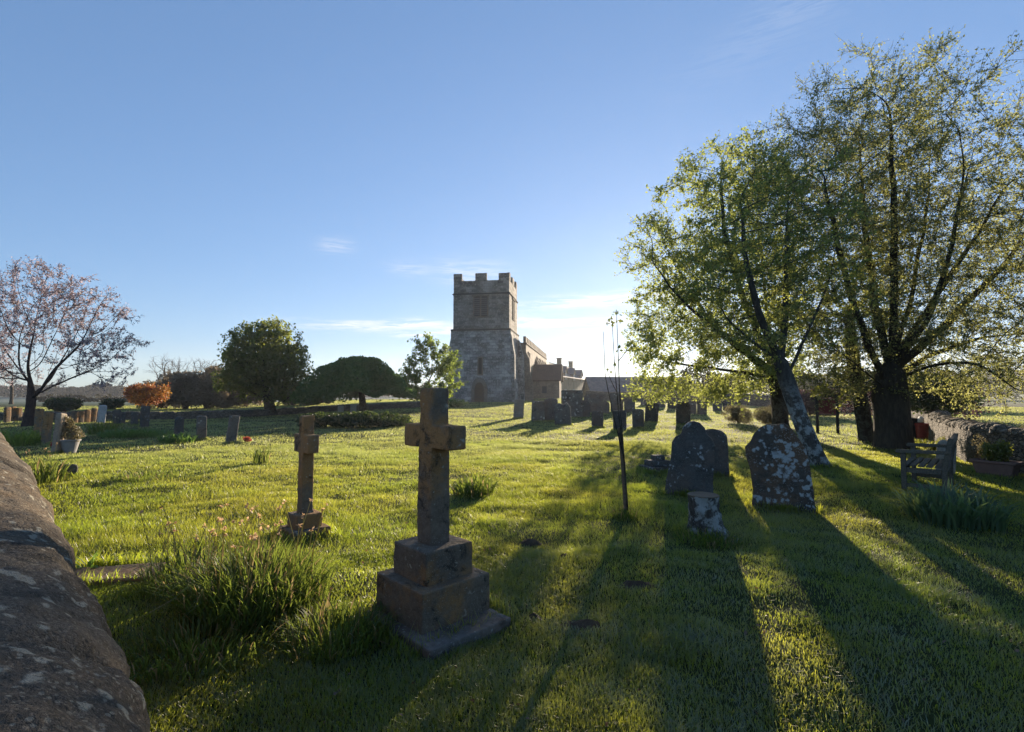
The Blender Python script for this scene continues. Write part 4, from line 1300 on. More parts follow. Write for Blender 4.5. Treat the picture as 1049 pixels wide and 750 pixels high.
ST = [
 # px, top, base, width, kind, material, label, yaw, lean
 (531, 409, 429, 10.5, 'segment', 'stone_pale', 'pale slim headstone standing alone right of the tower foot', 0, 3),
 (551, 411, 432, 14, 'flat', 'tomb', 'squat dark headstone at the left end of the stone cluster below the porch', 5, 2),
 (565, 408, 432, 14, 'segment', 'stone_grey', 'taller grey headstone touching the squat dark one below the porch', -4, -1),
 (577, 412, 436, 17, 'broken', 'tomb', 'ragged broken topped stone in front of the big block below the house', 0, -2),
 (586, 400, 427, 22, 'flat', 'tomb', 'largest rough masonry block of the stone cluster below the house', 8, 0),
 (598, 410, 427, 13, 'round', 'stone_dark', 'dark round topped stone just right of the big masonry block', 0, 2),
 (608, 404, 423, 20, 'segment', 'stone_grey', 'wide grey stone behind the small black square stone', 0, 0),
 (612, 421, 438, 12, 'flat', 'stone_dark', 'small black square topped stone throwing a long shadow down the lawn', 3, 1),
 (635, 420.5, 441, 13.5, 'flat', 'stone_dark', 'dark square headstone directly behind the sapling stems', 0, 0),
 (654, 419, 439, 12, 'segment', 'stone_grey', 'grey headstone just right of the sapling', 0, -1),
 (632, 403, 422, 13, 'flat', 'stone_grey', 'tall hazy headstone behind the sapling, left of a matching one', 0, 0),
 (645, 404, 422, 11, 'segment', 'stone_grey', 'hazy curved top headstone behind the sapling, right of a flat one', 0, 0),
 (667, 412.5, 433, 13.5, 'flat', 'stone_dark', 'dark leaning square headstone between the sapling and the round topped one', -6, 4),
 (700, 411, 435.5, 14.5, 'round', 'stone_dark', 'dark round topped headstone alone in the sunny grass above the domed headstone', 0, 0),
 (709, 410, 424, 9, 'segment', 'stone_grey', 'slim grey headstone just behind the round topped dark one', 4, 0),
 (719, 411, 425, 9.5, 'flat', 'stone_grey', 'small flat topped headstone right of the slim grey one', 0, 2),
 (676, 407, 417.5, 11, 'segment', 'stone_grey', 'wide hazy headstone at the far wall above the dark leaning one', 0, 0),
 (688, 409, 419, 8, 'flat', 'stone_dark', 'tiny dark headstone at the far wall left of the slim grey one', 0, 0),
 (661, 405, 415, 9, 'flat', 'stone_grey', 'tiny flat headstone at the far wall under the barn roof', 0, 0),
 (735, 411, 421, 9, 'segment', 'stone_grey', 'small curved headstone left of the round clipped bush, further from it', 0, -2),
 (745, 411, 420.5, 8, 'flat', 'stone_dark', 'small dark headstone close to the round clipped bush', 0, 0),
 (620, 410, 424, 9, 'ogee', 'stone_grey', 'narrow pointed headstone left of the tall hazy pair', 0, 0),
 # west side
 (38, 419, 451, 7.5, 'flat', 'stone_brown', 'brown headstone seen edge on, leftmost of the leaning three by the pot', 64, 5),
 (46.5, 422, 456, 8.5, 'flat', 'stone_brown', 'brown headstone seen edge on, middle of the leaning three by the pot', 62, 6),
 (58, 424, 465, 9.5, 'flat', 'stone_pale', 'pale edged headstone leaning beside the grey flower pot', 62, 8),
 (7, 417, 433, 5.5, 'flat', 'stone_brown', 'brown headstone at the far left edge of the view', 40, 0),
 (13, 416.5, 432, 5, 'segment', 'stone_brown', 'curved brown headstone second from the far left edge', 40, 0),
 (19, 417.5, 432, 4.5, 'flat', 'stone_brown', 'thin brown headstone left of the cherry trunk', 40, 1),
 (76, 421, 434, 4.5, 'flat', 'stone_brown', 'small brown headstone first of four right of the cherry trunk', 35, 0),
 (82, 421, 433.5, 5, 'flat', 'stone_brown', 'small brown headstone second of four right of the cherry trunk', 35, 2),
 (88.5, 419.5, 433, 5.5, 'segment', 'stone_brown', 'small curved headstone third of four right of the cherry trunk', 35, 3),
 (95, 418, 432.5, 6, 'flat', 'stone_brown', 'small brown headstone left of the white marble one', 35, 5),
 (103.5, 415, 433, 7.5, 'segment', 'stone_white', 'bright white marble headstone near the cherry tree', 20, 4),
 (119.5, 420, 436, 7, 'flat', 'stone_dark', 'black headstone right of the white marble one', 10, 0),
 (124.5, 422, 434, 4, 'flat', 'stone_dark', 'thin black headstone tucked behind another right of the white marble', 10, 0),
 (137.5, 422, 436, 6, 'segment', 'stone_dark', 'black headstone below the left side of the orange shrub', 10, 0),
 (148, 416, 439, 8.5, 'flat', 'stone_dark', 'tall dark headstone in front of the orange shrub stem', 12, 0),
 (183, 427, 447, 7.5, 'round', 'stone_dark', 'dark headstone with green plants round its foot on the frosty lawn', 14, 1),
 (206, 426, 451, 9.5, 'segment', 'stone_grey', 'grey headstone between the planted one and the leaning one on the frosty lawn', 10, 0),
 (236, 426, 455, 10.5, 'flat', 'stone_grey', 'grey headstone leaning right on the frosty lawn', 22, 7),
 (349, 415.5, 422, 6, 'segment', 'stone_white', 'white headstone under the weeping tree, left of its pair', 0, 0),
 (362, 414.5, 422, 6, 'flat', 'stone_white', 'white headstone under the weeping tree, nearer its trunk', 0, 0),
 (380, 414.5, 421, 5, 'segment', 'stone_grey', 'small grey headstone just right of the weeping tree trunk', 0, 0),
]
for (px, top, base, w, kd, m, lab, yaw, lean) in ST:
    headstone(px, top, base, w, kd, m, lab, yaw, lean, thick=.14 if m != 'tomb' else .3)
headstone(68, 475, 490, 9, 'broken', 'stone_dark', 'small dark broken marker stone in the grass beside the near wall', yaw=20, lean=8, thick=.1)

# stepped plinth
def plinth():
    c = gp(674, 482)
    t = thing('stepped_plinth', 'small dark stepped stone plinth left of the domed headstone', 'plinth', c, R(20), GRAVES)
    for i, (s, z0, z1) in enumerate(((.24, -.1, .10), (.17, .10, .21), (.09, .21, .31))):
        weather(MB().box(-s * 1.25, s * 1.25, -s, s, z0, z1).build('step', M['stone_dark'], t), .012, .018, .1, .005)
plinth()

# ------------------------------------------------------------------ crosses
def cross(label, px, py, depth, yaw, lo, up, z_lo, z_up, w0, w1, z_top, arm, arm_z0, arm_z1, vox, slab=None, m='stone_brown', lean=0):
    d = ray(px, py); x = d.x * depth / d.y; y = depth
    z = h1(x, y)
    t = thing('stone_cross', label, 'grave cross', (x, y, z), yaw, 'grave crosses')
    t.rotation_euler = (0, R(lean), yaw)
    dz = -z    # measured heights are above the datum
    def bx(name, s, z0, z1, off=(0, 0)):
        o = MB().box(-s / 2 + off[0], s / 2 + off[0], -s / 2 + off[1], s / 2 + off[1], z0, z1).build(name, M[m], t)
        return weather(o, vox, .014, .13, .005)
    bx('lower_step', lo, -.12, z_lo + dz); bx('upper_step', up, z_lo + dz - .02, z_up + dz)
    b = MB()
    a0, a1 = w0 / 2, w1 / 2
    zt, zb = z_top + dz, z_up + dz - .03
    b.add([(-a0, -a0, zb), (a0, -a0, zb), (a0, a0, zb), (-a0, a0, zb), (-a1, -a1, zt), (a1, -a1, zt), (a1, a1, zt), (-a1, a1, zt)],
          [(3, 2, 1, 0), (4, 5, 6, 7), (0, 1, 5, 4), (1, 2, 6, 5), (2, 3, 7, 6), (3, 0, 4, 7)])
    b.box(-arm / 2, arm / 2, -a1 * 1.0, a1 * 1.0, arm_z0 + dz, arm_z1 + dz)
    weather(b.build('cross', M[m], t), vox * .8, .012, .12, .004)
    CLEAR.append((x, y, lo * .5, lo * .5, yaw))
    if slab: FRINGE.append((x, y, lo * .5 + .06, lo * .5 + .1, yaw))
    else: FRINGE.append((x, y, lo * .5, lo * .5, yaw))
    if slab:
        s = MB().box(slab[0], slab[1], slab[2], slab[3], -.1, .05 + dz).build('base_slab', M['stone_grey'], t)
        weather(s, vox, .014, .15, .005)
        cx, cy_ = (slab[0] + slab[1]) / 2, (slab[2] + slab[3]) / 2
        CLEAR.append((x + cx * math.cos(yaw) - cy_ * math.sin(yaw), y + cx * math.sin(yaw) + cy_ * math.cos(yaw), (slab[1] - slab[0]) / 2, (slab[3] - slab[2]) / 2, yaw))
# arm axis points right and towards the viewer
cross('tall rust brown stone cross on two square steps nearest the viewer', 443.5, 600, 3.8, R(-46), .58, .405, .305, .525, .175, .150, 1.63, .56, 1.20, 1.365, .011, slab=(-.30, .50, -.37, .30))
cross('smaller brown stone cross on two steps behind the long grass clump', 312, 545, 5.85, R(-46), .42, .285, .115, .265, .135, .120, 1.335, .40, .93, 1.13, .012)

# ledger slab half sunk beside the wall
def ledger():
    c = gp(122, 591)
    o = MB().box(-.75, .32, -.22, .2, -.08, .045).build('ledger_slab', M['slab'], None, 0, c, (0, 0, R(14)))
    weather(o, .012, .02, .2, .006)
    setp(o, 'pale flat stone slab sunk in the grass beside the near wall', 'stone slab', GRAVES)
    CLEAR.append((c.x - .2, c.y, .54, .21, R(14)))
ledger()

# ------------------------------------------------------------------ stump
def stump():
    c = gp(721, 546)
    t = thing('tree_stump', 'sawn tree stump with white lichen bark before the domed headstone', 'stump', c)
    d = c.y; h = .42
    n, k = 40, 26
    V = []
    for j in range(k):
        f = j / (k - 1)
        z = -.08 + (h + .08) * f
        for i in range(n):
            a = 2 * PI * i / n
            r = .160 * (1 + .25 * math.exp(-(z + .05) / .09) * (1 + .5 * math.cos(a * 5 + 1)) * .6) * (1 + .05 * math.cos(a * 3) + .03 * math.cos(a * 7 + z * 9))
            r += .22 * math.exp(-(z + .05) / .09) * max(0, math.cos(a + .5)) ** 4
            V.append((r * math.cos(a), r * math.sin(a), z))
    V = np.array(V)
    V[:, :2] *= (1 + (fbm3(V, 14, 4) - .5) * .25)[:, None]
    Q = []
    for j in range(k - 1):
        for i in range(n): Q.append((j * n + i, j * n + (i + 1) % n, (j + 1) * n + (i + 1) % n, (j + 1) * n + i))
    link('trunk', np_mesh('trunk', V, quads=np.array(Q), smooth=True), M['bark_pale'], t)
    top = MB(); top.lathe([(.168, h - .006), (.165, h + .004), (.05, h + .006), (.002, h + .006)], 28)
    top.build('cut_top', M['stake'], t)
    CLEAR.append((c.x, c.y, .18, .18, 0)); FRINGE.append((c.x, c.y, .19, .19, 0))
stump()

# ================================================================== TREES
def E(px, py, Y, rx, rz, ry):
    c = pt(px, py, Y)
    return (c.x, c.y, c.z, rx * Y / F, ry, rz * Y / F)
def on_ground(px, py):
    return gp(px, py)

b = gp(915, 461); Y = b.y
make_tree('large_tree', 'tallest spreading tree with thick trunk and thin olive new leaves beside the bench', 'tree', b - Vector((0, 0, .1)),
          [b - Vector((0, 0, .1)), pt(914, 430, Y), pt(911, 400, Y), pt(913, 372, Y)],
          [E(900, 196, Y, 126, 120, 4.2), E(852, 158, Y, 66, 84, 2.8), E(915, 130, Y, 70, 72, 3.0), E(890, 250, Y, 110, 130, 3.6), E(995, 270, Y, 105, 104, 4.0), E(930, 340, Y, 120, 70, 3.8), E(1060, 350, Y, 85, 75, 3.2), E(1100, 250, Y, 70, 95, 3.0), E(1050, 205, Y, 58, 62, 2.8),
           E(830, 190, Y, 66, 82, 2.6), E(1030, 390, Y - .5, 70, 34, 2.2), E(870, 395, Y + .5, 45, 28, 1.8)],
          6400, .20, 1.6, .28, .43, .0045, M['bark_big'], M['leaf_spring'], .050, 10, twigs=5, twig_len=.48, twig_r=.004, seed=3, shell=.58, gap=.16, gap_scale=.6, up=.05, flat=.2, flare=1.35,
          limbs=[[pt(911, 398, Y), pt(885, 345, Y - .6), pt(862, 270, Y - 1), pt(845, 190, Y - 1.2)], [pt(912, 385, Y), pt(896, 310, Y + .8), pt(885, 220, Y + 1.2), pt(880, 130, Y + 1.4)],
                 [pt(913, 374, Y), pt(916, 300, Y - .3), pt(915, 200, Y - .5), pt(912, 110, Y - .4)], [pt(913, 372, Y), pt(935, 300, Y + .4), pt(950, 210, Y + .8), pt(956, 120, Y + 1)],
                 [pt(912, 380, Y), pt(952, 325, Y - .8), pt(978, 240, Y - 1.4), pt(988, 170, Y - 1.6)], [pt(912, 385, Y), pt(965, 335, Y + .5), pt(1030, 270, Y + 1), pt(1075, 200, Y + 1)], [pt(913, 374, Y), pt(955, 310, Y), pt(1005, 235, Y - .4), pt(1030, 190, Y - .6)],
                 [pt(912, 392, Y), pt(960, 372, Y - .8), pt(1005, 372, Y - 1.6), pt(1050, 405, Y - 2)], [pt(911, 396, Y), pt(875, 372, Y - 1.2), pt(835, 340, Y - 1.8), pt(800, 300, Y - 2)],
                 [pt(912, 388, Y), pt(950, 365, Y + 1), pt(1010, 345, Y + 1.8), pt(1070, 340, Y + 2)]])
b = gp(841, 479); Y = b.y
make_tree('maple_tree', 'leaning tree with pale lichened trunk and dense green crown across the low sun', 'tree', b - Vector((0, 0, .08)),
          [b - Vector((0, 0, .08)), pt(829, 452, Y), pt(818, 425, Y + .1), pt(808, 396, Y + .2), pt(800, 372, Y + .3)],
          [E(806, 250, Y + .4, 60, 100, 2.2), E(762, 215, Y + .3, 50, 75, 1.8), E(770, 320, Y + .3, 60, 60, 1.9), E(838, 325, Y + .5, 42, 52, 1.7), E(740, 290, Y, 45, 60, 1.5)],
          1700, .15, 1.3, .27, .165, .005, M['bark_pale'], M['leaf_maple'], .058, 8, twigs=4, twig_len=.34, twig_r=.0035, seed=8, shell=.58, gap=.36, gap_scale=1.1, up=.10, flat=.4, flare=1.5,
          limbs=[[pt(800, 374, Y + .3), pt(780, 330, Y), pt(764, 270, Y - .2), pt(758, 200, Y - .2)], [pt(801, 376, Y + .3), pt(805, 310, Y + .6), pt(806, 240, Y + .9), pt(808, 180, Y + 1)],
                 [pt(804, 385, Y + .3), pt(828, 340, Y + .2), pt(845, 300, Y + .2)], [pt(801, 376, Y + .3), pt(770, 350, Y + .8), pt(740, 320, Y + 1)]])
b = gp(800, 441); Y = b.y
low_leaves = ellipsoids(np.random.default_rng(120), 9500, [E(692, 362, Y, 52, 46, 2.6), E(668, 345, Y, 26, 42, 2.0), E(742, 378, Y, 66, 36, 2.8), E(700, 395, Y, 50, 22, 2.2), E(668, 396, Y, 24, 16, 1.4), E(700, 300, Y, 46, 50, 2.4)], .45, .40, .75, 120)
make_tree('field_tree', 'dark trunked tree rising straight behind the lichen spotted headstone under the low sun', 'tree', b - Vector((0, 0, .08)),
          [b - Vector((0, 0, .08)), pt(799, 425, Y), pt(796, 395, Y), pt(790, 372, Y)],
          [E(738, 265, Y, 82, 105, 3.8), E(692, 300, Y, 52, 75, 3.0), E(694, 372, Y, 50, 38, 2.6), E(775, 345, Y, 75, 52, 3.2), E(668, 250, Y, 32, 46, 2.0), E(752, 190, Y, 58, 55, 2.6), E(730, 395, Y, 50, 22, 2.4), E(668, 345, Y, 26, 36, 2.2), E(665, 395, Y, 26, 18, 1.6)],
          3000, .26, 2.2, .44, .30, .009, M['bark_dark'], M['leaf_field'], .105, 9, twigs=4, twig_len=.6, twig_r=.006, seed=12, shell=.58, gap=.34, gap_scale=.6, up=.04, flat=.3, flare=1.35, pts=low_leaves, gaps=[(pt(703, 378, Y), .42), (pt(708, 362, Y), .40), (pt(722, 386, Y), .30), (pt(743, 378, Y), .34), (pt(680, 385, Y), .22)],
          limbs=[[pt(790, 374, Y), pt(762, 310, Y - .6), pt(742, 240, Y - 1), pt(738, 185, Y - 1)], [pt(791, 376, Y), pt(785, 310, Y + .8), pt(778, 230, Y + 1.5)],
                 [pt(793, 385, Y), pt(748, 350, Y - 1.2), pt(700, 310, Y - 1.8), pt(665, 265, Y - 2)], [pt(794, 390, Y), pt(740, 378, Y + .8), pt(690, 372, Y + 1.2)],
                 [pt(791, 376, Y), pt(730, 335, Y + 1.5), pt(690, 270, Y + 2)], [pt(792, 380, Y), pt(820, 345, Y - 1)]])
b = gp(889, 453); Y = b.y
make_tree('slender_tree', 'slim dark tree with yellow green leaves just left of the thick trunk', 'tree', b - Vector((0, 0, .08)),
          [b - Vector((0, 0, .08)), pt(884, 425, Y), pt(878, 395, Y), pt(873, 365, Y), pt(870, 330, Y)],
          [E(865, 330, Y, 48, 60, 1.8), E(850, 390, Y, 32, 30, 1.3), E(885, 280, Y, 50, 60, 1.8)],
          700, .25, 1.8, .42, .22, .008, M['bark_dark'], M['leaf_yellow'], .09, 10, twigs=3, twig_len=.4, twig_r=.007, seed=15, shell=.6, gap=.22, up=.03, flat=.3, flare=1.3)
b = gp(28, 437); Y = b.y
make_tree('cherry_tree', 'flowering cherry with pinkish bronze leaves and low forked trunk at the left edge', 'tree', b - Vector((0, 0, .08)),
          [b - Vector((0, 0, .08)), pt(29, 430, Y), pt(30, 423, Y)],
          [E(45, 335, Y, 75, 66, 2.6), E(100, 352, Y, 44, 48, 1.8), E(40, 298, Y, 44, 38, 1.6), E(-15, 345, Y, 50, 60, 2.2), E(85, 315, Y, 38, 34, 1.6), E(105, 388, Y, 34, 18, 1.2), E(30, 385, Y, 40, 20, 1.6)],
          1700, .22, 2.0, .38, .19, .008, M['bark_cherry'], M['leaf_cherry'], .072, 13, twigs=3, twig_len=.46, twig_r=.007, seed=21, shell=.66, gap=.26, gap_scale=.7, up=.30, flat=.0, flare=1.4)
b = gp(278, 426); Y = b.y
make_tree('hawthorn_tree', 'round dense hawthorn with short trunk by the low west wall', 'tree', b - Vector((0, 0, .1)),
          [b - Vector((0, 0, .1)), pt(277, 418, Y), pt(274, 408, Y)],
          [E(270, 368, Y, 44, 40, 2.6), E(290, 382, Y, 30, 34, 2.2), E(247, 390, Y, 28, 24, 1.8), E(268, 350, Y, 30, 22, 1.6)],
          900, .28, 2.4, .5, .34, .014, M['bark_dark'], M['leaf_round'], .17, 9, twigs=3, twig_len=.5, twig_r=.012, seed=37, shell=.55, gap=.2, gap_scale=.5, up=.0, extra=16000, flare=1.5)
b = gp(372, 425); Y = b.y
def weeping_points(Y, n, seed):
    """leaves on hanging curtains of a lumpy dome"""
    g = np.random.default_rng(seed)
    c = pt(366, 410, Y); Rr = 55 * Y / F; top = pt(366, 363, Y).z; low = pt(366, 403, Y).z
    a = g.random(n) * 2 * PI; q = np.sqrt(g.random(n))
    lump = noise3(np.stack([np.cos(a) * q * 2.2, np.sin(a) * q * 2.2, 0 * a], 1), 1.7, seed)
    lobe = 1 + .10 * np.cos(a * 5 + 1) + .06 * np.cos(a * 9)
    r = q * Rr * lobe
    z = top - (top - low) * (q ** 2.3) * (.86 + .14 * np.cos(a * 7)) - (1 - lump) * .6
    clump = noise3(np.stack([np.cos(a) * q * 7, np.sin(a) * q * 7, z], 1), 1.3, seed + 2)
    z = z + (clump - .5) * .26; r = r * (1 + (clump - .5) * .07)
    drop = (g.random(n) ** 1.6) * (.35 + 1.3 * q)
    z = np.maximum(z - drop, low - .45 * g.random(n) * (np.cos(a) < -.2) + .35 * (lump - .5) + .2 * np.sin(a * 8))
    return np.stack([c.x + r * np.cos(a), Y + r * np.sin(a) * .85, z], 1)
make_tree('weeping_tree', 'dark umbrella shaped weeping tree on a short trunk left of the tower', 'tree', b - Vector((0, 0, .1)),
          [b - Vector((0, 0, .1)), pt(372, 415, Y), pt(370, 400, Y), pt(368, 388, Y)],
          [E(366, 388, Y, 40, 14, 2.2), E(336, 398, Y, 22, 8, 1.6), E(400, 397, Y, 22, 8, 1.6)],
          420, .28, 2.4, .5, .22, .012, M['bark_dark'], M['leaf_weep'], .17, 2, twigs=2, twig_len=.5, twig_r=.01, seed=33, shell=.5, up=-.05, flat=.2, droop=.8, flare=1.3, pts=weeping_points(Y, 30000, 34))
b = gp(440, 419); Y = b.y * .92
b = Vector((pt(440, 419, Y).x, Y, h1(pt(440, 419, Y).x, Y)))
make_tree('young_tree', 'small bright green loose leaved tree in front of the tower left corner', 'tree', b - Vector((0, 0, .1)),
          [b - Vector((0, 0, .1)), pt(440, 405, Y), pt(439, 390, Y)],
          [E(442, 372, Y, 28, 29, 1.3), E(422, 393, Y, 28, 18, 1.3), E(457, 382, Y, 22, 26, 1.2), E(437, 352, Y, 12, 13, .6), E(406, 396, Y, 18, 14, .8), E(445, 398, Y, 26, 16, 1.2)],
          900, .25, 2.0, .42, .10, .009, M['bark_dark'], M['leaf_bright'], .17, 13, twigs=3, twig_len=.42, twig_r=.008, seed=35, shell=.7, gap=.25, gap_scale=.7, up=.08, flat=.1)
b = Vector((17.6, 21.5, 0)); b.z = h1(b.x, b.y); Y = b.y
make_tree('evergreen_tree', 'low dark evergreen tree behind the thick trunk and the bins', 'tree', b,
          [b, pt(955, 415, Y), pt(952, 405, Y)], [E(945, 400, Y, 36, 20, 1.6), E(962, 405, Y, 28, 20, 1.6), E(928, 408, Y, 24, 16, 1.3)],
          350, .22, 2, .42, .14, .01, M['bark_dark'], M['leaf_evergreen'], .11, 5, twigs=3, twig_len=.4, seed=41, extra=7000, shell=.5)

# orange shrub and brown copse beyond the west wall
b = gp(151, 428.5); Y = b.y
make_tree('orange_shrub', 'round orange leaved ornamental shrub on a stem before the west wall', 'shrub', b, [b, pt(151, 420, Y), pt(151, 413, Y)],
          [E(150, 405, Y, 22, 11, 1.2), E(160, 401, Y, 13, 9, .9), E(142, 403, Y, 14, 10, .9)], 260, .2, 2, .36, .09, .01, M['bark_dark'], M['leaf_orange'], .12, 5, twigs=3, twig_len=.3, seed=44, extra=2500, shell=.5)
COPSE = 'bare trees in the brown copse'
for i, (px, Y, top, hw) in enumerate(((168, 52, 390, 26), (190, 50, 381, 30), (212, 51, 377, 26), (232, 54, 379, 24), (252, 55, 384, 24), (300, 54, 398, 24), (322, 52, 401, 22))):
    x = pt(px, 400, Y).x
    base = Vector((x, Y, h1(x, Y)))
    rz = pt(px, top, Y).z - base.z
    shrub('thicket_tree', 'bare brown rounded thicket tree in the copse beyond the west wall', 'tree', base, hw * Y / F, 2.4, rz, 8000, .36, M['leaf_brown'], 50 + i, COPSE, lobes=7, stems=9, aspect=.26)
for i, (px, Y, top, hw) in enumerate(((168, 66, 362, 16), (183, 68, 365, 14), (206, 66, 366, 13), (218, 68, 369, 12), (12, 70, 377, 13))):
    x = pt(px, 400, Y).x
    b = Vector((x, Y, h1(x, Y)))
    zc = (top + 395) / 2
    make_tree('bare_tree', 'leafless tree with fine twigs standing up behind the brown copse' if px > 100 else 'leafless tree far behind the cherry trunk', 'tree', b, [b, pt(px, 404, Y), pt(px, 394, Y)],
              [E(px, zc, Y, hw, (395 - top) / 2, 1.8)], 330, .3, 3, .5, .18, .02, M['twig'], None, .1, 0, twigs=2, twig_len=.8, twig_r=.012, seed=60 + i, shell=.6, up=.12, group='leafless trees in the west')

def treeline(name, label, path, h, w, n, size, m, seed, vary=.5, aspect=.7, cat='hedge'):
    """a far hedge or wood that reads as one mass"""
    g = np.random.default_rng(seed)
    at, T = path_sampler(path)
    s = g.random(n) * T
    x, y = at(s)
    hh = h * (1 - vary + 2 * vary * noise2(s, 0 * s, .9 / h * 2.2, seed)) * (.8 + .4 * noise2(s, 0 * s + 5, 3 / h, seed + 1))
    u = g.random(n) ** .6
    zz = u * hh
    a = g.normal(0, 1, (n, 2)) * (w * .5 * np.sqrt(np.clip(1.05 - u ** 2, .05, 1)))[:, None]
    P = np.stack([x + a[:, 0] * .6, y + a[:, 1] * .6, H(x, y) + zz], 1)
    V, Q = leaf_quads(g, P, size, .1, aspect)
    o = link(name, np_mesh(name, V, quads=Q), M[m])
    return setp(o, label, cat, kind='stuff')
treeline('hedge', 'long brown far hedgerow along the edge of the frosty field in the west', [(-420, 270), (-250, 290), (-120, 300), (-30, 300)], 6.5, 8, 26000, 1.5, 'leaf_hedge', 71, .3)
treeline('hedge', 'brown hedge line between the frosty field and the cherry tree', [(-110, 120), (-80, 125), (-62, 118)], 1.6, 2, 4000, .5, 'leaf_hedge', 72)
treeline('woodland', 'hazy blue wood far off beyond the field in the east', [(120, 190), (200, 215), (330, 210)], 10, 16, 9000, 1.6, 'leaf_far', 73, .45)
treeline('woodland', 'faint distant tree line beyond the eastern wood', [(150, 420), (330, 470), (560, 420)], 13, 30, 6000, 3.0, 'leaf_far', 74, .4)
treeline('treeline', 'backlit trees beyond the boundary wall between the barn and the tree trunks', [(27, 82), (38, 72), (44, 56)], 4.4, 4, 9000, .42, 'leaf_far', 75, .5)
treeline('hedge', 'dark hedge beyond the lawn behind the red notice board', [(19, 36), (25, 33), (27, 30)], 1.7, 1.6, 6000, .16, 'leaf_purple', 76, .3)

for px, py, rx, rz, m, lab, sd in ((757, 434, 16, 20, 'leaf_grey', 'round clipped grey brown bush alone on the sunny lawn', 81),
                                  (790, 437, 15, 21, 'leaf_grey', 'looser grey brown bush half behind the dark tree trunk', 82),
                                  (808, 428, 15, 23, 'leaf_purple', 'purple leaved bush behind the pale leaning trunk', 83),
                                  (829, 426, 14, 24, 'leaf_purple', 'dark purple bush close to the left post of the notice board', 84)):
    c = gp(px, py); k = c.y / F
    shrub('bush', lab, 'bush', c, rx * k, rx * k, rz * k, 9000, .055 if m == 'leaf_grey' else .09, M[m], sd, lobes=8, aspect=.5)
for px, py, rx, rz, lab, sd in ((66, 427, 14, 15, 'dark round bush right of the cherry trunk behind the graves', 85), (112, 424, 12, 11, 'dark bush behind the white marble headstone', 86)):
    c = gp(px, py); c = Vector((c.x * 1.25, c.y * 1.25, h1(c.x * 1.25, c.y * 1.25))); k = c.y / F
    shrub('bush', lab, 'bush', c, rx * k, rx * k, rz * k, 4000, .16, M['leaf_evergreen'], sd)
# dark low planting under the weeping tree
for px, py, rx, rz, lab, sd in ((330, 438, 22, 15, 'left part of the dark low planting under the weeping tree', 87), (362, 439, 26, 17, 'middle part of the dark low planting under the weeping tree', 88), (396, 437, 22, 14, 'right part of the dark low planting under the weeping tree', 89)):
    c = gp(px, py); k = c.y / F
    shrub('ground_shrub', lab, 'shrub', c, rx * k, 1.3, rz * k, 6000, .10, M['leaf_evergreen'], sd, 'low shrubs under the weeping tree', lobes=9)
c = gp(468, 417); k = c.y / F
shrub('bush', 'small bush at the left foot of the church tower', 'bush', c, 14 * k, 10 * k, 9 * k, 1500, .12, M['leaf_bright'], 90)

# ------------------------------------------------------------------ low plants
strap_clump('long_grass_clump', 'big clump of long arching grass with dead flower heads at lower left', 'plant clump', 262, 622, .50, 1500, .46, .0055, M['leaf_daff'], 101, heads=34, head_mat=M['leaf_dry'], spread=.75, hh=1.4)
strap_clump('long_grass_clump', 'loose tall grass left of the big clump with pale seed heads', 'plant clump', 200, 600, .38, 420, .36, .005, M['leaf_daff'], 102, heads=14, head_mat=M['leaf_dry'], spread=.8, hh=1.6)
strap_clump('long_grass_clump', 'low ragged grass clump in shade between the wall and the big clump', 'plant clump', 205, 668, .42, 700, .20, .0045, M['leaf_daff'], 103, spread=1.0)
strap_clump('long_grass_clump', 'ragged grass in shade at the left foot of the nearest cross', 'plant clump', 345, 655, .35, 600, .22, .0045, M['leaf_daff'], 104, spread=1.0)
strap_clump('daffodil_clump', 'dark green daffodil leaf clump right of the nearest cross on the sunny lawn', 'plant clump', 486, 506, .32, 240, .34, .010, M['leaf_daff'], 105, spread=.9)
strap_clump('iris_clump', 'blue green strap leaved iris clump in front of the bench', 'plant clump', 976, 536, .48, 420, .52, .013, M['leaf_iris'], 106, spread=.75)
strap_clump('daffodil_clump', 'pale daffodil leaves beside the near wall at the small marker stone', 'plant clump', 44, 494, .30, 120, .50, .011, M['leaf_daff'], 107, spread=.8, heads=6, head_mat=M['leaf_dry'])
strap_clump('daffodil_clump', 'sunlit daffodil leaves left of the three leaning headstones', 'plant clump', 14, 456, .7, 220, .6, .016, M['leaf_bright'], 108, spread=.8)
strap_clump('daffodil_clump', 'pale flowering daffodils below the white marble headstone', 'plant clump', 107, 446, .5, 160, .6, .017, M['leaf_daff'], 109, spread=.6, heads=12, head_mat=M['flower_pale'], hh=1.3)
strap_clump('daffodil_clump', 'tiny upright daffodil tuft left of the smaller cross', 'plant clump', 268, 474, .16, 50, .42, .011, M['leaf_daff'], 110, spread=.4, heads=3, head_mat=M['flower_pale'])
strap_clump('leaf_clump', 'green plants round the foot of the dark headstone on the frosty lawn', 'plant clump', 181, 453, .5, 260, .34, .018, M['leaf_weep'], 111, spread=1.0)
for px, py, lab, sd in ((128, 447, 'long dark grass strip left of the planted headstone', 112), (150, 447, 'long dark grass strip touching the planted headstone', 113)):
    strap_clump('long_grass_clump', lab, 'plant clump', px, py, .8, 500, .32, .014, M['leaf_weep'], sd, spread=.9)
strap_clump('long_grass_clump', 'tuft of grass at the foot of the sapling stake', 'plant clump', 641, 531, .16, 160, .18, .005, M['leaf_daff'], 114, spread=1.0)
strap_clump('long_grass_clump', 'long grass round the foot of the tree stump', 'plant clump', 724, 553, .34, 420, .14, .0045, M['leaf_daff'], 115, spread=1.0)
strap_clump('leaf_clump', 'low weeds along the mown strip left of the smaller cross', 'plant clump', 150, 490, .5, 260, .14, .008, M['leaf_daff'], 116, spread=1.1)
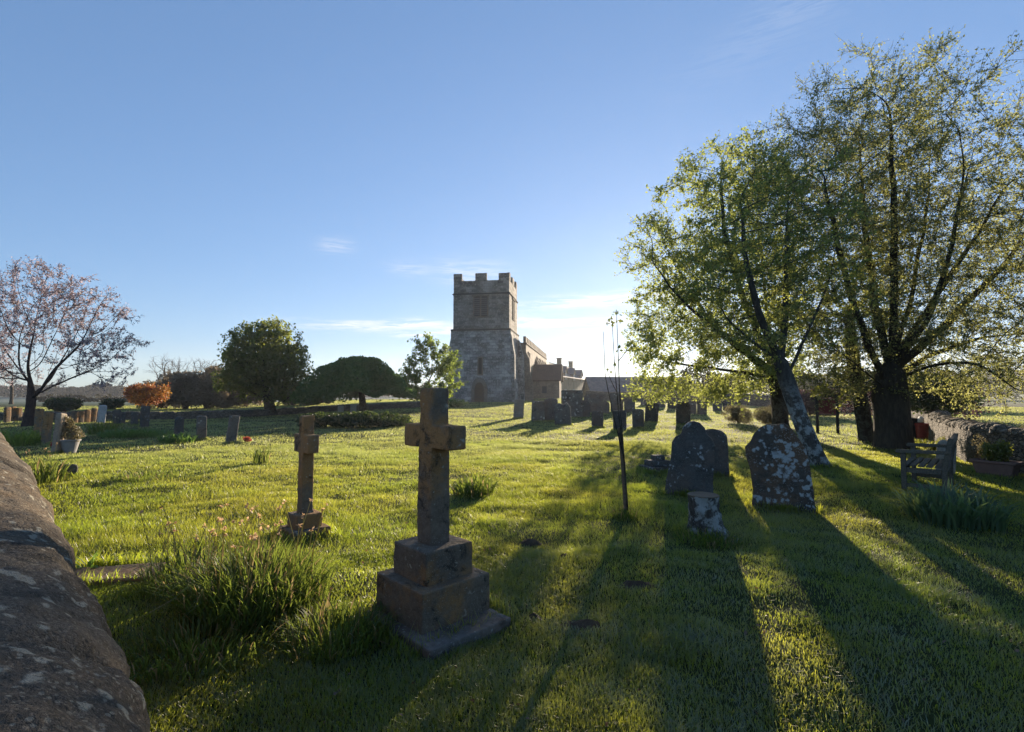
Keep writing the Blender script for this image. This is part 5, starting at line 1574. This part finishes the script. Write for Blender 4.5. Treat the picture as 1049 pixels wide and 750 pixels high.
strap_clump('leaf_clump', 'yellow green weeds at the wall foot behind the bench', 'plant clump', 940, 458, .9, 500, .26, .016, M['leaf_yellow'], 117, spread=1.0)
strap_clump('leaf_clump', 'dark spiky leaves by the sunken pale slab', 'plant clump', 96, 584, .10, 14, .17, .010, M['leaf_weep'], 118, spread=1.6)

def heap(px, py, r, h, seed, lab):
    c = gp(px, py)
    g = np.random.default_rng(seed)
    rr = np.linspace(0, 1, 9); an = np.arange(22) * 2 * PI / 22
    V = np.array([[q * r * math.cos(a), q * r * .6 * math.sin(a), h * (1 - q ** 2) - .02 * q] for q in rr for a in an])
    V[:, :2] *= (.75 + .6 * noise3(np.stack([np.cos(np.arctan2(V[:, 1], V[:, 0])), np.sin(np.arctan2(V[:, 1], V[:, 0])), 0 * V[:, 0]], 1), 1.8, seed + 40))[:, None]
    V += (np.stack([fbm3(V, 14, seed), fbm3(V, 14, seed + 9), fbm3(V, 22, seed + 4)], 1) - .5) * np.array([.06, .06, .06])
    Q = [(i * 22 + j, i * 22 + (j + 1) % 22, (i + 1) * 22 + (j + 1) % 22, (i + 1) * 22 + j) for i in range(8) for j in range(22)]
    o = link('soil_heap', np_mesh('soil_heap', V, quads=np.array(Q), smooth=True), M['soil'], None, c)
    setp(o, lab, 'soil heap', 'soil heaps on the lawn')
    CLEAR.append((c.x, c.y, r * .45, r * .28, 0))
heap(545, 558, .15, .05, 1, 'small dark soil heap right of the nearest cross, furthest up the lawn')
heap(578, 572, .12, .045, 2, 'small dark soil heap between the furthest heap and the stump')
heap(652, 601, .22, .045, 3, 'flat wide soil heap below the sapling')
heap(600, 643, .20, .045, 4, 'flat dark soil heap nearest the viewer, right of the cross slab')
heap(548, 634, .09, .03, 5, 'little soil scrape just right of the cross slab')

# ================================================================== OBJECTS
# ------------------------------------------------------------------ sapling and stake
def sapling():
    c = gp(641, 529); Y = c.y
    def P(px, py, dy=0): return pt(px, py, Y + dy) - c
    o = MB().tube([P(642, 533), P(638.5, 480), P(635, 438)], [.031, .029, .028], 9).build('stake', M['stake'], None, .004, c)
    setp(o, 'round brown wooden stake holding up the thin sapling', 'stake')
    t = thing('sapling', 'thin sapling of three whips with tiny leaf tufts tied to the brown stake', 'sapling', c)
    b = MB()
    b.tube([P(643.5, 530, -.07), P(640, 480, -.07), P(637, 438, -.07), P(634.5, 395, -.06), P(633, 355), P(631.5, 318)], [.011, .010, .009, .007, .005, .003], 6)
    b.tube([P(639, 470, -.07), P(634, 425, -.05), P(630, 380), P(627, 330)], [.008, .007, .005, .003], 6)
    b.tube([P(638, 465, -.07), P(627, 420), P(620, 385), P(618, 340)], [.008, .006, .005, .003], 6)
    b.tube([P(632, 402), P(626, 390), P(622, 380)], [.006, .004, .003], 5)
    b.tube([P(633.5, 370), P(640, 362), P(646, 352)], [.006, .004, .003], 5)
    b.build('stem', M['bark_dark'], t, smooth=True)
    g = np.random.default_rng(5)
    pts = []
    for px, py, n in ((632, 320, 7), (627, 329, 12), (634, 357, 8), (646, 351, 7), (622, 379, 3), (633, 330, 4), (630, 372, 3)):
        pts.append(np.array(P(px, py)) + g.normal(0, .03, (n, 3)))
    V, Q = leaf_quads(g, np.concatenate(pts), .055)
    link('leaves', np_mesh('leaves', V, quads=Q), M['leaf_maple'], t)
    ty = MB()
    ty.tube([P(635.3, 446), P(635.1, 443)], [.0335, .0335], 12)
    ty.build('tie', M['blackplastic'], t)
sapling()

# ------------------------------------------------------------------ bench
def bench():
    c = pt(953, 497, 8.75); c.z = h1(c.x, c.y)
    t = thing('park_bench', 'weathered grey wooden bench seen end on by the east wall', 'bench', c, R(227))
    W = .70
    wm = M['bench']
    for s in (-1, 1):
        fl = MB(); fl.box(s * W - .035, s * W + .035, -.31, -.24, -.05, .63); fl.build('leg', wm, t, .006)
        bl = MB(); bl.prism([(.20, -.05), (.27, -.05), (.27, .42), (.36, .90), (.29, .90), (.20, .42)], s * W - .035, s * W + .035, 'x'); bl.build('leg', wm, t, .006)
        ar = MB(); ar.prism([(-.38, .645), (-.36, .69), (.33, .70), (.33, .655), (-.34, .632)], s * W - .05, s * W + .05, 'x'); ar.build('armrest', wm, t, .008)
        br = MB(); br.box(s * W - .022, s * W + .022, -.24, .20, .33, .41); br.box(s * W - .02, s * W + .02, -.24, .20, .10, .16); br.build('side_rail', wm, t, .004)
    f = MB(); f.box(-W + .036, W - .036, -.30, -.26, .33, .42); f.box(-W + .036, W - .036, .21, .25, .33, .42); f.build('seat_frame', wm, t, .004)
    s = MB()
    for k in range(5): s.box(-W + .01, W - .01, -.31 + k * .105, -.225 + k * .105, .425, .447)
    s.build('seat', wm, t, .004)
    bk = MB()
    def by(z): return .235 + (z - .42) * .19
    bk.box(-W + .036, W - .036, by(.86) - .02, by(.86) + .025, .80, .90); bk.box(-W + .036, W - .036, by(.5) - .02, by(.5) + .02, .47, .54)
    n = 13
    for k in range(n):
        x = -W + .08 + (2 * W - .16) * k / (n - 1)
        bk.prism([(by(.54) - .008, .535), (by(.54) + .008, .535), (by(.80) + .008, .805), (by(.80) - .008, .805)], x - .022, x + .022, 'x')
    bk.build('backrest', wm, t, .003)
bench()
for px, py, rx, rz, m, lab, sd in ((1003, 478, 20, 30, 'leaf_grey', 'pale twiggy dry shrub against the east wall between the bench and the trough', 131), (1040, 472, 22, 34, 'leaf_grey', 'pale twiggy dry shrub against the east wall right of the trough', 132),
                                   (975, 462, 14, 16, 'leaf_yellow', 'low yellow green shrub at the wall foot just behind the bench', 133)):
    c = gp(px, py); k = c.y / F
    shrub('wall_shrub', lab, 'shrub', c, rx * k, .22, rz * k, 2600, .05, M[m], sd, lobes=7, stems=10, aspect=.22)

def right_bits():
    # pale slab standing behind the bench
    headstone(968, 449, 488, 15, 'broken', 'stone_pale', 'pale sunlit upright stone standing behind the bench back', yaw=20, lean=5, thick=.12)
    # planter trough
    c = pt(1021, 487, 10.0); c.z = h1(c.x, c.y)
    t = thing('planter_trough', 'brown tapered planter trough with a yellow green shrub by the east wall', 'planter', c, R(-62))
    b = MB()
    def tap(x0, y0, z0, x1, y1, z1):
        return [(-x0, -y0, z0), (x0, -y0, z0), (x0, y0, z0), (-x0, y0, z0), (-x1, -y1, z1), (x1, -y1, z1), (x1, y1, z1), (-x1, y1, z1)]
    b.add(tap(.25, .13, 0, .32, .18, .27), [(3, 2, 1, 0), (4, 5, 6, 7), (0, 1, 5, 4), (1, 2, 6, 5), (2, 3, 7, 6), (3, 0, 4, 7)])
    b.build('trough', M['terracotta'], t, .012)
    r = MB(); r.box(-.35, .35, -.21, -.165, .262, .305); r.box(-.35, .35, .165, .21, .262, .305); r.box(-.35, -.305, -.164, .164, .262, .305); r.box(.305, .35, -.164, .164, .262, .305)
    r.build('rim', M['terracotta'], t, .006)
    g = np.random.default_rng(9)
    P = ellipsoids(g, 1800, [(0, 0, .42, .24, .2, .20), (.1, .05, .55, .16, .14, .16), (-.12, 0, .5, .15, .15, .15)], .4, .4, 6, 3)
    V, Q = leaf_quads(g, P, .045, .2)
    sh = link('foliage', np_mesh('foliage', V, quads=Q), M['leaf_yellow'], t)
    st = MB()
    for k in range(5):
        a = k * 1.3
        st.tube([(0.04 * k - .08, 0, .25), (.15 * math.cos(a), .12 * math.sin(a), .6)], [.008, .004], 5)
    st.build('stems', M['twig'], t)
    # bins
    c = pt(933, 447, 18.0); c.z = h1(c.x, c.y)
    t = thing('compost_bin', 'black plastic bin with lid behind the thick trunk', 'bin', c, R(-20))
    b = MB(); b.add(tap(.24, .24, -.02, .29, .28, .60), [(3, 2, 1, 0), (4, 5, 6, 7), (0, 1, 5, 4), (1, 2, 6, 5), (2, 3, 7, 6), (3, 0, 4, 7)]); b.build('body', M['blackplastic'], t, .02)
    b = MB(); b.prism([(-.31, .605), (.31, .605), (.30, .66), (.0, .70), (-.30, .66)], -.31, .31); b.build('lid', M['blackplastic'], t, .012)
    b = MB(); b.tube([(-.2, .30, .55), (-.2, .36, .58), (.2, .36, .58), (.2, .30, .55)], .018, 8); b.build('handle', M['blackplastic'], t)
    c = pt(945, 448, 17.6); c.z = h1(c.x, c.y)
    t = thing('red_bin', 'red plastic bin right of the black bin', 'bin', c, R(15))
    b = MB(); b.lathe([(.15, -.02), (.16, .03), (.19, .42), (.20, .44), (.20, .47), (.185, .47)], 20); b.build('body', M['redplastic'], t, .004)
    b = MB(); b.lathe([(.20, .472), (.205, .49), (.19, .515), (.06, .53), (.05, .55), (.01, .55)], 20); b.build('lid', M['redplastic'], t)
    cc = c + Vector((-.03, 0, .55))
    t = thing('watering_can', 'white plastic can standing on the red bin', 'watering can', cc, R(40))
    b = MB(); b.lathe([(.09, 0), (.095, .01), (.09, .13), (.06, .16), (.045, .19), (.05, .20)], 16); b.build('body', M['whiteplastic'], t)
    b = MB(); b.tube([(.08, 0, .03), (.16, 0, .12), (.2, 0, .18)], [.018, .014, .012], 8); b.build('spout', M['whiteplastic'], t)
    b = MB(); b.tube([(-.085, 0, .03), (-.14, 0, .09), (-.12, 0, .17), (-.05, 0, .18)], .011, 8); b.build('handle', M['whiteplastic'], t)
    # notice board
    c = pt(848, 444, 20.2); c.z = h1(c.x, c.y)
    t = thing('notice_board', 'dark red notice board on two black posts beyond the trees', 'notice board', c, R(-10))
    for x in (-.36, .36):
        MB().box(x - .045, x + .045, -.045, .045, -.2, 1.42).build('post', M['blackwood'], t, .006)
    MB().box(-.312, .312, -.03, .03, .75, 1.28).build('board', M['signred'], t, .006)
    f = MB(); f.box(-.312, .312, -.05, .05, .69, .747); f.box(-.312, .312, -.05, .05, 1.283, 1.34); f.build('frame', M['blackwood'], t, .004)
    MB().prism([(-.50, 1.40), (.50, 1.40), (.50, 1.44), (0, 1.60), (-.50, 1.44)], -.12, .12).build('roof', M['blackwood'], t, .006)
    # thin post in the east field
    c = pt(993, 432, 26); c.z = h1(c.x, c.y)
    o = MB().lathe([(.06, -.1), (.055, 1.6), (.03, 1.66)], 8).build('fence_post', M['blackwood'], None, 0, c)
    setp(o, 'thin dark fence post rising over the east wall', 'post')
right_bits()

def flower_pot():
    c = gp(71, 464)
    t = thing('flower_pot', 'pale grey tapered flower pot with a bronze shrub beside the leaning headstones', 'flower pot', c)
    s = c.y / F
    MB().lathe([(.12, -.02), (.14, .0), (.21, 13.5 * s - .05), (.235, 13.5 * s - .03), (.235, 13.5 * s), (.205, 13.5 * s)], 24).build('pot', M['potgrey'], t)
    h = 13.5 * s
    MB().lathe([(.205, h - .05), (.15, h - .035), (.02, h - .03)], 20).build('soil', M['soil'], t)
    g = np.random.default_rng(19)
    P = ellipsoids(g, 1500, [(0, 0, h + .22, .25, .22, .24), (-.1, 0, h + .42, .16, .16, .25), (.15, 0, h + .1, .2, .2, .14)], .4, .42, 5, 2)
    V, Q = leaf_quads(g, P, .06, .1, .4)
    link('foliage', np_mesh('foliage', V, quads=Q), M['leaf_grey'], t)
    P = ellipsoids(g, 60, [(-.26, -.1, h * .7, .06, .06, .08)], .4)
    c2 = c + Vector((-.38, -.05, 0))
    t2 = thing('flower_bunch', 'small bunch of red flowers at the foot of the pale edged headstone', 'flowers', c2)
    P = ellipsoids(g, 90, [(0, 0, .22, .08, .08, .07)], .4); V, Q = leaf_quads(g, P, .05); link('flower_head', np_mesh('flower_head', V, quads=Q), M['flower_red'], t2)
    st = MB()
    for k in range(6): st.tube([(.01 * k - .03, 0, -.02), (.06 * math.cos(k), .06 * math.sin(k), .2)], .005, 5)
    st.build('stem', M['leaf_daff'], t2)
    c3 = gp(253, 453)
    t3 = thing('flower_bunch', 'dark red flower bunch lying right of the leaning headstone on the frosty lawn', 'flowers', c3)
    P = ellipsoids(g, 160, [(0, 0, .09, .14, .1, .09)], .4); V, Q = leaf_quads(g, P, .06); link('flower_head', np_mesh('flower_head', V, quads=Q), M['flower_red'], t3)
    st = MB()
    for k in range(6): st.tube([(-.3, .02 * k - .05, .02), (0, .02 * k - .05, .08)], .006, 5)
    st.build('stem', M['leaf_weep'], t3)
flower_pot()

build_lawn()
def litter():
    g = np.random.default_rng(77)
    n = 900
    d = .9 + 9 * g.random(n) ** .8; a = (g.random(n) * 2 - 1) * R(52)
    x, y = d * np.sin(a), d * np.cos(a)
    k = (noise2(x, y, .8, 91) > .5) & clear_mask(x, y) & (x + y * .972 > .3)
    x, y = x[k], y[k]; n = len(x)
    P = np.stack([x, y, H(x, y) + .02 + .02 * g.random(n)], 1)
    V, Q = leaf_quads(g, P, .028, 1.5)
    o = link('leaves', np_mesh('leaves', V, quads=Q), M['leaf_litter'])
    setp(o, 'scattered dead brown leaves lying in the near grass', 'leaf litter', kind='stuff')
litter()

# ------------------------------------------------------------------ morning air
HAZE = True
if HAZE:
    o = MB().box(-700, 700, -60, 700, -6, 45).build('haze', None)
    k = NT('morning haze')
    pv = k.N('ShaderNodeVolumePrincipled')
    pv.inputs['Color'].default_value = (.90, .93, 1, 1); pv.inputs['Density'].default_value = .0003; pv.inputs['Anisotropy'].default_value = .45
    k.L(pv.outputs[0], k.out.inputs['Volume'])
    o.data.materials.append(k.m)
    setp(o, 'thin morning haze over the fields', 'haze', kind='stuff')
